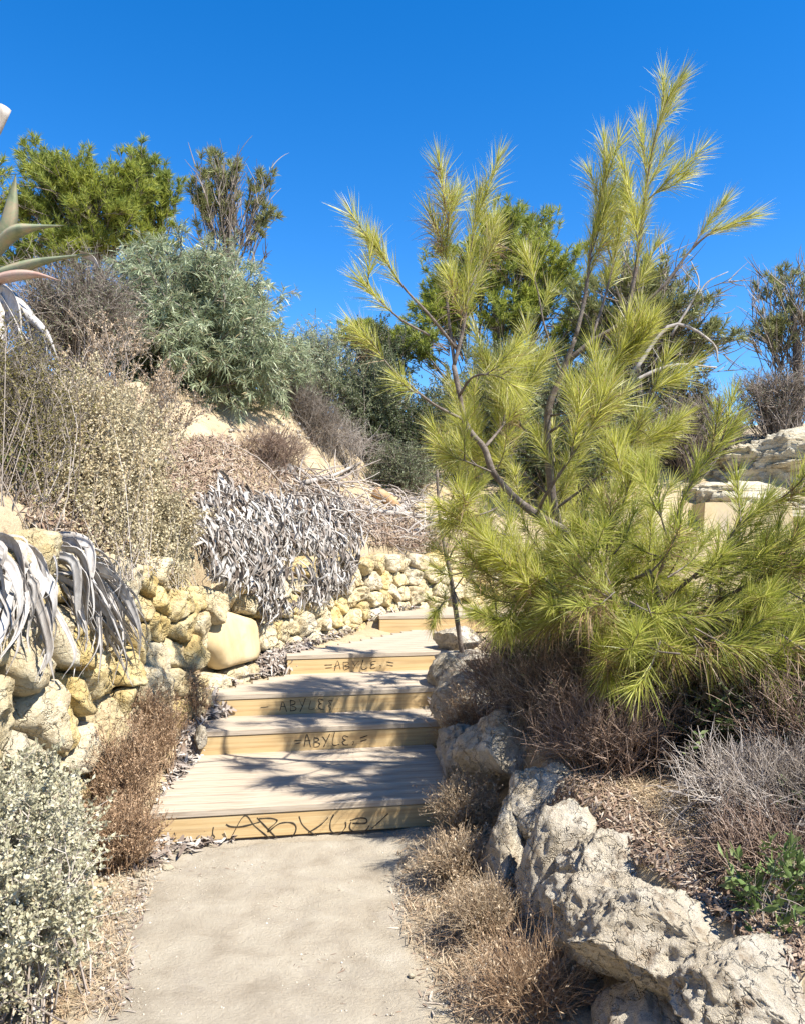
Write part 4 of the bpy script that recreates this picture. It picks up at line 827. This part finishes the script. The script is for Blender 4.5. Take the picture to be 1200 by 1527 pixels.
bmesh.ops.subdivide_edges(b, edges=b.edges[:], cuts=9, use_grid_fill=True); P = np.array([v.co[:] for v in b.verts]); Dn = fbm(P * 3, 4)
for v, q in zip(b.verts, Dn): v.co += Vector((.02, .02, .03)) * float(q) + Vector(c)
m = bpy.data.meshes.new('block_body'); b.to_mesh(m); b.free(); m.materials.append(M['slab']); link('block_body', m, o)
boulder('white stone at the right border beside the sawn block, upper of two', 1192, 802, 11.3, (.20, .2, .15), 71, 0, mat='ledge', group='two white stones beside the sawn block', sub=4)
boulder('white stone at the right border beside the sawn block, lower of two', 1190, 828, 11.2, (.22, .2, .14), 72, 1, mat='ledge', group='two white stones beside the sawn block', sub=4)
boulder('loose flat stone standing at the left end of the second step', 302, 1098, 5.42, (.05, .09, .10), 73, .2, mat='rock', group='loose stones by the steps', sub=4)

# ------------------------------------------------------------------ agaves
o = thing('agave', 'live green agave at the left border with tapering leaves against the sky', 'agave', ground(-3.35, 6.2), None)
for pts, wd, mt, fo in (([(-30, 400, 6.2), (5, 345, 6.1), (18, 290, 6.05), (24, 258, 6.0)], .13, 'agave', .5), ([(-25, 395, 6.1), (10, 352, 6.0), (45, 340, 5.9), (98, 336, 5.8)], .10, 'agave', .7), ([(-30, 420, 6.0), (20, 402, 5.9), (70, 388, 5.8), (155, 376, 5.6)], .085, 'agave', .5),
                        ([(-30, 425, 5.9), (15, 412, 5.8), (55, 410, 5.7), (92, 419, 5.6)], .075, 'agavered', .5), ([(-30, 400, 6.1), (-40, 340, 6.1), (-30, 300, 6.1)], .13, 'agave', .5)):
    g = Geo(); ribbon(g, px_line(pts), wd, .25, 16, .3, fo, np.array([0, 1., .4])); g.build('leaf', M[mt], o)
    if mt == 'agavered': o.children[-1]['label'] = 'reddened lowest leaf'
o2 = thing('flower_stalk', 'cut grey agave stalk stub at the left border against the sky', 'stalk', ground(-3.9, 6.5)); g = Geo()
tube(g, [ground(-4.3, 6.4), at(-70, 330, 6.6), at(-20, 220, 6.6), at(8, 160, 6.6)], .06, .052, 10, .12); g.build('stem', M['greywood'], o2)
o = thing('dead_agave_skirt', 'bleached dead agave leaves hanging under the live agave', 'dead agave', ground(-3.1, 6.1))
for pts, wd in (([(-10, 430, 6.0), (20, 450, 5.8), (30, 490, 5.7), (25, 520, 5.7)], .12), ([(0, 425, 6.0), (40, 470, 5.8), (50, 520, 5.7), (45, 580, 5.6)], .09), ([(10, 440, 5.9), (55, 478, 5.7), (75, 505, 5.6), (88, 540, 5.6)], .07),
                ([(20, 480, 5.8), (60, 540, 5.6), (75, 590, 5.6), (88, 640, 5.6)], .07), ([(-10, 450, 5.8), (0, 500, 5.7), (10, 560, 5.6)], .11), ([(30, 450, 5.9), (62, 505, 5.7), (66, 560, 5.6), (60, 600, 5.5)], .06), ([(-20, 470, 5.7), (-5, 540, 5.6), (5, 620, 5.5)], .09),
                ([(120, 376, 5.7), (140, 385, 5.65), (150, 402, 5.6)], .05), ([(0, 440, 5.9), (30, 500, 5.6), (38, 560, 5.55), (30, 620, 5.5)], .07)):
    g = Geo(); ribbon(g, px_line(pts), wd, .18, 14, U(-1.2, 1.2), .6); g.build('leaf', M['deadleaf'], o)
def drape(label, leaves_, base, seed):
    global R; o = thing('dead_agave', label, 'dead agave', base, 'dead agaves draped over the wall')
    for (sx, sy), (ex, ey), wd, arch in leaves_:
        a = wall_hit(sx, sy, -.10)[0]; b = wall_hit(ex, ey, .14)[0]; t1 = max(float(wall_top(a[0])), b[1] + .1)
        A = wall_xyz(np.array([a[0]]), np.array([a[1]]), U(-.14, .0))[0]; Bp = wall_xyz(np.array([b[0]]), np.array([b[1]]), U(.08, .20))[0]
        k1, k2 = U(.25, .4), U(.6, .75); M1 = A * (1 - k1) + Bp * k1; M2 = A * (1 - k2) + Bp * k2; no = np.array(wall_pt(a[0])[2:] + (0.,))
        M1 = M1 + no * U(.06, .16) + np.array([0, 0, U(.02, .09) + arch * .6]) + R.normal(size=3) * .014; M2 = M2 + no * U(.04, .14) + R.normal(size=3) * .02
        g = Geo(); ribbon(g, [A, M1, M2, Bp], wd * 1.2, .05, 18, U(-1.3, 1.3), U(.35, .9), side0=np.cross(Bp - A, no) + R.normal(size=3) * .12, prof=lambda t, f=U(5, 13), p=U(0, 6): (.7 + .4 * math.sin(math.pi * min(1, t * 1.1 + .12))) * (1 - t ** 2.2) * (1 + .25 * math.sin(f * t + p)) + .03)
        g.build('leaf', M['deadleaf'], o, smooth=False)
lv = [((80, 815), (232, 965), .05, .03), ((100, 815), (216, 985), .05, .04), ((70, 815), (192, 1015), .05, .02), ((90, 825), (180, 1000), .04, .02), ((60, 815), (165, 960), .05, .03), ((110, 815), (228, 925), .04, .03), ((110, 805), (150, 885), .06, .04)]
lv += [((U(50, 135), U(805, 860)), (U(135, 232), U(890, 1025)), U(.012, .045) if k % 2 else U(.008, .022), U(0, .04)) for k in range(70)]
drape('bleached dead agave with long leaves hanging down the wall, right of two', lv, wall_xyz(np.array([UCUM[4]]), np.array([1.5]), -.1)[0], 1)
lv = [((0, 815), (66, 1005), .07, .06), ((20, 820), (98, 955), .06, .05), ((-20, 810), (60, 960), .06, .06), ((30, 830), (105, 930), .05, .06)]
lv += [((U(-60, 60), U(800, 860)), (U(-30, 108), U(900, 1020)), U(.012, .045) if k % 2 else U(.008, .022), U(0, .03)) for k in range(80)]
drape('tangled dead agave leaves on the wall at the left border, left of two', lv, wall_xyz(np.array([UCUM[3]]), np.array([1.6]), -.1)[0], 2)

# ------------------------------------------------------------------ mat of dead leaves draped over the wall
def surf(px, py, out=.10):
    T = hit(px, py); Wd = wall_hit(px, py, out); top = wall_top(Wd[:, 0]); Pw = wall_xyz(Wd[:, 0], Wd[:, 1], np.full(len(Wd), out)); use = Wd[:, 1] < top + .02
    P = np.where(use[:, None], Pw, T); N = hn(T[:, 0], T[:, 1]); x, y, a, b = wall_pt(Wd[:, 0]); N = np.where(use[:, None], np.stack([a, b, a * 0 + .12], -1), N); return P, nrm(N)
MATP = [(268, 795), (300, 760), (335, 725), (380, 755), (440, 745), (490, 745), (525, 770), (540, 835), (525, 880), (480, 905), (430, 915), (400, 930), (385, 895), (345, 875), (300, 850), (262, 830)]
q = sample_poly(MATP, 3600); order = np.argsort(R.random(len(q))); P, N = surf(q[:, 0], q[:, 1], .09)
o = thing('dead_leaf_mat', 'thick mat of grey dead succulent leaves draped over the wall beside the steps', 'dead plant', P[0])
dn = np.array([.30, -.25, -1.]); g2 = Geo()
hole = fbm(P * np.array([3, 3, 3.]), 3)
for i in range(len(q)):
    if hole[i] < -.14 and R.random() < .85: continue
    D = dn - N[i] * (dn @ N[i]) * .85 + R.normal(size=3) * .46; D = D / np.linalg.norm(D); l = U(.10, .27); s = P[i] + N[i] * U(.01, .08) - D * l * .65
    pts = [s, s + D * l * .5 + N[i] * U(-.01, .05), s + D * l - N[i] * U(-.03, .05)]; g = Geo() if i < 300 else g2
    ribbon(g, pts, U(.012, .034), .16, 6, U(-1.5, 1.5), U(.2, .9))
    if i < 300: g.build('leaf', M['deadleaf'], o, smooth=False)
g2.build('leaves', M['silverlitter'], o, kind='stuff')

# ------------------------------------------------------------------ fallen wood
def stick(label, pts, r0, r1, mat='greywood', lump=.2, lift=0., name='fallen_branch', cat='branch', group='fallen branches above the wall'):
    P = []
    for p in pts:
        if len(p) == 3: P.append(at(*p))
        else: h_ = hit(p[0], p[1])[0]; P.append(h_ + np.array([0, 0, r0 * .7 + lift]))
    g = Geo(); tube(g, P, r0, r1, 8, lump); o = g.build(name, M[mat]); return tag(o, label, cat, group)
stick('short split orange-brown log lying end on among the fallen branches', [(560, 742), (578, 752), (592, 766)], .09, .08, 'orangewood', .15, name='log', cat='log')
stick('short grey log beside the split orange one', [(585, 770), (603, 762), (614, 752)], .07, .06, name='log', cat='log')
stick('long grey-brown branch lying across the slope above the wall', [(470, 735), (520, 752), (560, 766), (620, 772), (645, 782)], .05, .025)
stick('thin bent branch lying left of the long branch', [(415, 722), (440, 745), (470, 752), (505, 772)], .035, .015)
stick('pale curved branch rising from the brush towards the olive bush', [(455, 735), (500, 722), (530, 706), (552, 695)], .03, .012, lift=.1)
stick('thick root-like branch above the dead leaf mat', [(430, 700), (445, 722), (462, 745), (470, 765)], .045, .02)
stick('pale twisted branch at the right end of the fallen branches', [(590, 790), (620, 800), (650, 795), (662, 812)], .03, .012)
q = sample_poly([(400, 690), (640, 730), (660, 800), (560, 810), (420, 760)], 260); P = hit(q[:, 0], q[:, 1]); N = hn(P[:, 0], P[:, 1]); g = Geo()
D = unit(260) * np.array([1, .8, .5]); D = nrm(D - N * (D * N).sum(1)[:, None] * .7); sticks(g, polyl(P + N * .03, P + N * U(.03, .25, 260)[:, None] + D * U(.2, .9, 260)[:, None], 5, .3, .05), U(.006, .018, 260), .004)
o = g.build('dead_twigs', M['twigpale'], kind='stuff'); tag(o, 'tangle of pale dead twigs on the slope under the olive bush', 'twigs')
stick('dry grey root lying behind the largest grey-white rock', [(1040, 1345, 2.75), (1075, 1362, 2.72), (1110, 1368, 2.68), (1150, 1350, 2.66)], .022, .010, group='dry sticks among the rocks')
stick('short broken stick in the weeds left of the grey root', [(1010, 1328, 2.9), (1050, 1326, 2.88), (1085, 1330, 2.86)], .018, .012, 'orangewood', group='dry sticks among the rocks')
stick('small forked twig lying alone on the pale path', [(220, 1356), (238, 1354), (246, 1366)], .006, .002, 'bark', group='dry sticks on the path')
stick('curled dead leaf roll lying against the left end of the lowest step', [(262, 1235), (285, 1248), (320, 1252), (345, 1252)], .018, .006, 'greywood', group='dry sticks on the path')
stick('reddish curl of bark in front of the lowest step', [(352, 1253), (368, 1249), (386, 1252)], .014, .006, 'orangewood', group='dry sticks on the path')

# ------------------------------------------------------------------ litter, twigs, gravel (nobody could count them)
def litter(name, label, polys, mat, L=(.05, .14), W=(.010, .025), rise=.02, tilt=.35):
    g = Geo()
    for poly, n in polys:
        q = sample_poly(poly, n); P, N = (hit(q[:, 0], q[:, 1]), None); N = hn(P[:, 0], P[:, 1]); D = unit(n); D = nrm(D - N * (D * N).sum(1)[:, None] * (1 - tilt)); l = U(*L, n)
        blades(g, P + N * U(0, rise, n)[:, None] - D * l[:, None] * .5 + N * .012, D, l, U(*W, n), .1, 3, 'lance', side=N + unit(n) * .5)
    o = g.build(name, M[mat], kind='stuff'); return tag(o, label, 'litter')
litter('leaf_litter', 'drifts of grey dead leaves along the left ends of the steps and wall foot',
       [([(235, 1215), (300, 1030), (345, 1005), (430, 965), (470, 955), (440, 1000), (330, 1030), (300, 1110), (255, 1200)], 1500), ([(395, 975), (470, 955), (540, 940), (470, 965), (420, 1000)], 500), ([(530, 930), (640, 905), (640, 885), (560, 905)], 500), ([(225, 1240), (360, 1255), (300, 1275), (200, 1310)], 260),
        ([(300, 1060), (345, 1062), (320, 1078)], 160), ([(640, 1100), (700, 1000), (660, 1000), (620, 1090)], 200)], 'litter', rise=.05)
litter('leaf_litter', 'brown leaf litter covering the slope below the acacia', [([(250, 660), (330, 650), (440, 700), (560, 760), (660, 800), (640, 830), (540, 800), (330, 740), (230, 760)], 7500), ([(540, 770), (660, 780), (660, 830), (550, 815)], 900), ([(20, 740), (120, 740), (240, 840), (130, 850), (30, 790)], 700)], 'brownlitter', (.04, .14), (.005, .016), .05, .6)
litter('leaf_litter', 'brown litter filling the hollows between the rocks on the right', [([(760, 1180), (900, 1160), (1010, 1260), (1110, 1340), (1200, 1400), (1200, 1470), (1080, 1380), (900, 1250)], 3500)], 'brownlitter', (.02, .07), (.004, .012), .02, .5)
litter('pine_litter', 'brown fallen needles on the right bank between the rocks and brush', [([(700, 1130), (760, 960), (1200, 1100), (1200, 1420), (1060, 1340), (960, 1260), (860, 1170)], 9000), ([(590, 1240), (720, 1240), (800, 1400), (860, 1527), (700, 1527), (600, 1350)], 1100)], 'straw', (.04, .12), (.002, .005), .02, .3)
litter('dry_grass', 'thin dry grass litter on both edges of the path', [([(100, 1400), (190, 1300), (260, 1270), (200, 1400), (180, 1527), (60, 1527)], 1500), ([(590, 1250), (730, 1330), (830, 1527), (680, 1527), (600, 1400)], 2300), ([(620, 1090), (650, 1200), (740, 1220), (700, 1060)], 700)], 'straw', (.03, .10), (.0015, .004), .03, .6)
g = Geo(); V0, F0 = ico(1)
for poly, n, (a, b) in (([(150, 1300), (600, 1260), (760, 1527), (130, 1527)], 900, (.0015, .005)), ([(560, 1260), (760, 1330), (850, 1527), (640, 1527)], 700, (.002, .009)), ([(130, 1300), (260, 1270), (200, 1400), (150, 1500)], 320, (.002, .010)), ([(240, 1220), (320, 1110), (300, 1060), (250, 1180)], 160, (.006, .02)), ([(330, 650), (450, 610), (500, 660), (400, 690)], 160, (.008, .03))):
    q = sample_poly(poly, n); P = hit(q[:, 0], q[:, 1])
    for p in P:
        s = U(a, b); V = V0 * s * U(.6, 1.2, 3) * (1 + .25 * R.normal(size=(len(V0), 1))); g.add(V + p + np.array([0, 0, s * .3 + .012]), None, F0)
tag(g.build('gravel', M['pebble'], kind='stuff', smooth=False), 'small pale gravel scattered over the path and its edges', 'gravel')
boulder('small white pebble lying alone on the right side of the path', 613, 1455, 2.98, (.016, .014, .012), 81, mat='ledge', name='pebble', group='pebbles', sub=3, cat='pebble')
boulder('white pebble at the left path edge near the weed litter', 205, 1305, 3.86, (.026, .02, .016), 82, mat='ledge', name='pebble', group='pebbles', sub=3, cat='pebble')
boulder('flat pale stone at the left path edge below the leaf roll', 251, 1293, 3.97, (.035, .03, .016), 83, mat='ledge', name='pebble', group='pebbles', sub=3, cat='pebble')

# scrub breaking up the bare yellow bank, and crumbs on the path
for lab, px, py, h, rx, tm, n in (('dry twiggy scrub on the right side of the bare yellow patch', 470, 660, .5, .42, 'twig', .9), ('small dark scrub at the top of the bare yellow patch', 440, 622, .35, .35, 'twig', .7),
                          ('low brown scrub at the lower edge of the bare yellow patch', 410, 690, .3, .45, 'twigpink', .7), ('grey twigs sprawling from the olive bush over the yellow bank', 510, 690, .5, .5, 'twigpale', .8)):
    p = hit(px, py)[0]; brush('dead_brush', lab, p[0], p[1], h, rx, tm, n, L2=.3)
litter('twig_litter', 'fine dry crumbs and needles scattered over the path', [([(150, 1300), (600, 1250), (700, 1527), (130, 1527)], 420), ([(220, 1260), (560, 1250), (540, 1300), (200, 1320)], 160)], 'brownlitter', (.008, .04), (.0015, .004), .004, .05)

litter('edge_litter', 'dead leaf scraps and twigs along the right edge of the path', [([(560, 1255), (660, 1250), (740, 1400), (800, 1527), (640, 1527), (590, 1400)], 420)], 'brownlitter', (.02, .09), (.003, .010), .01, .2)
litter('edge_litter', 'pale leaf scraps along the left edge of the path', [([(160, 1300), (250, 1265), (220, 1340), (190, 1527), (120, 1527)], 320)], 'litter', (.02, .08), (.004, .014), .01, .2)
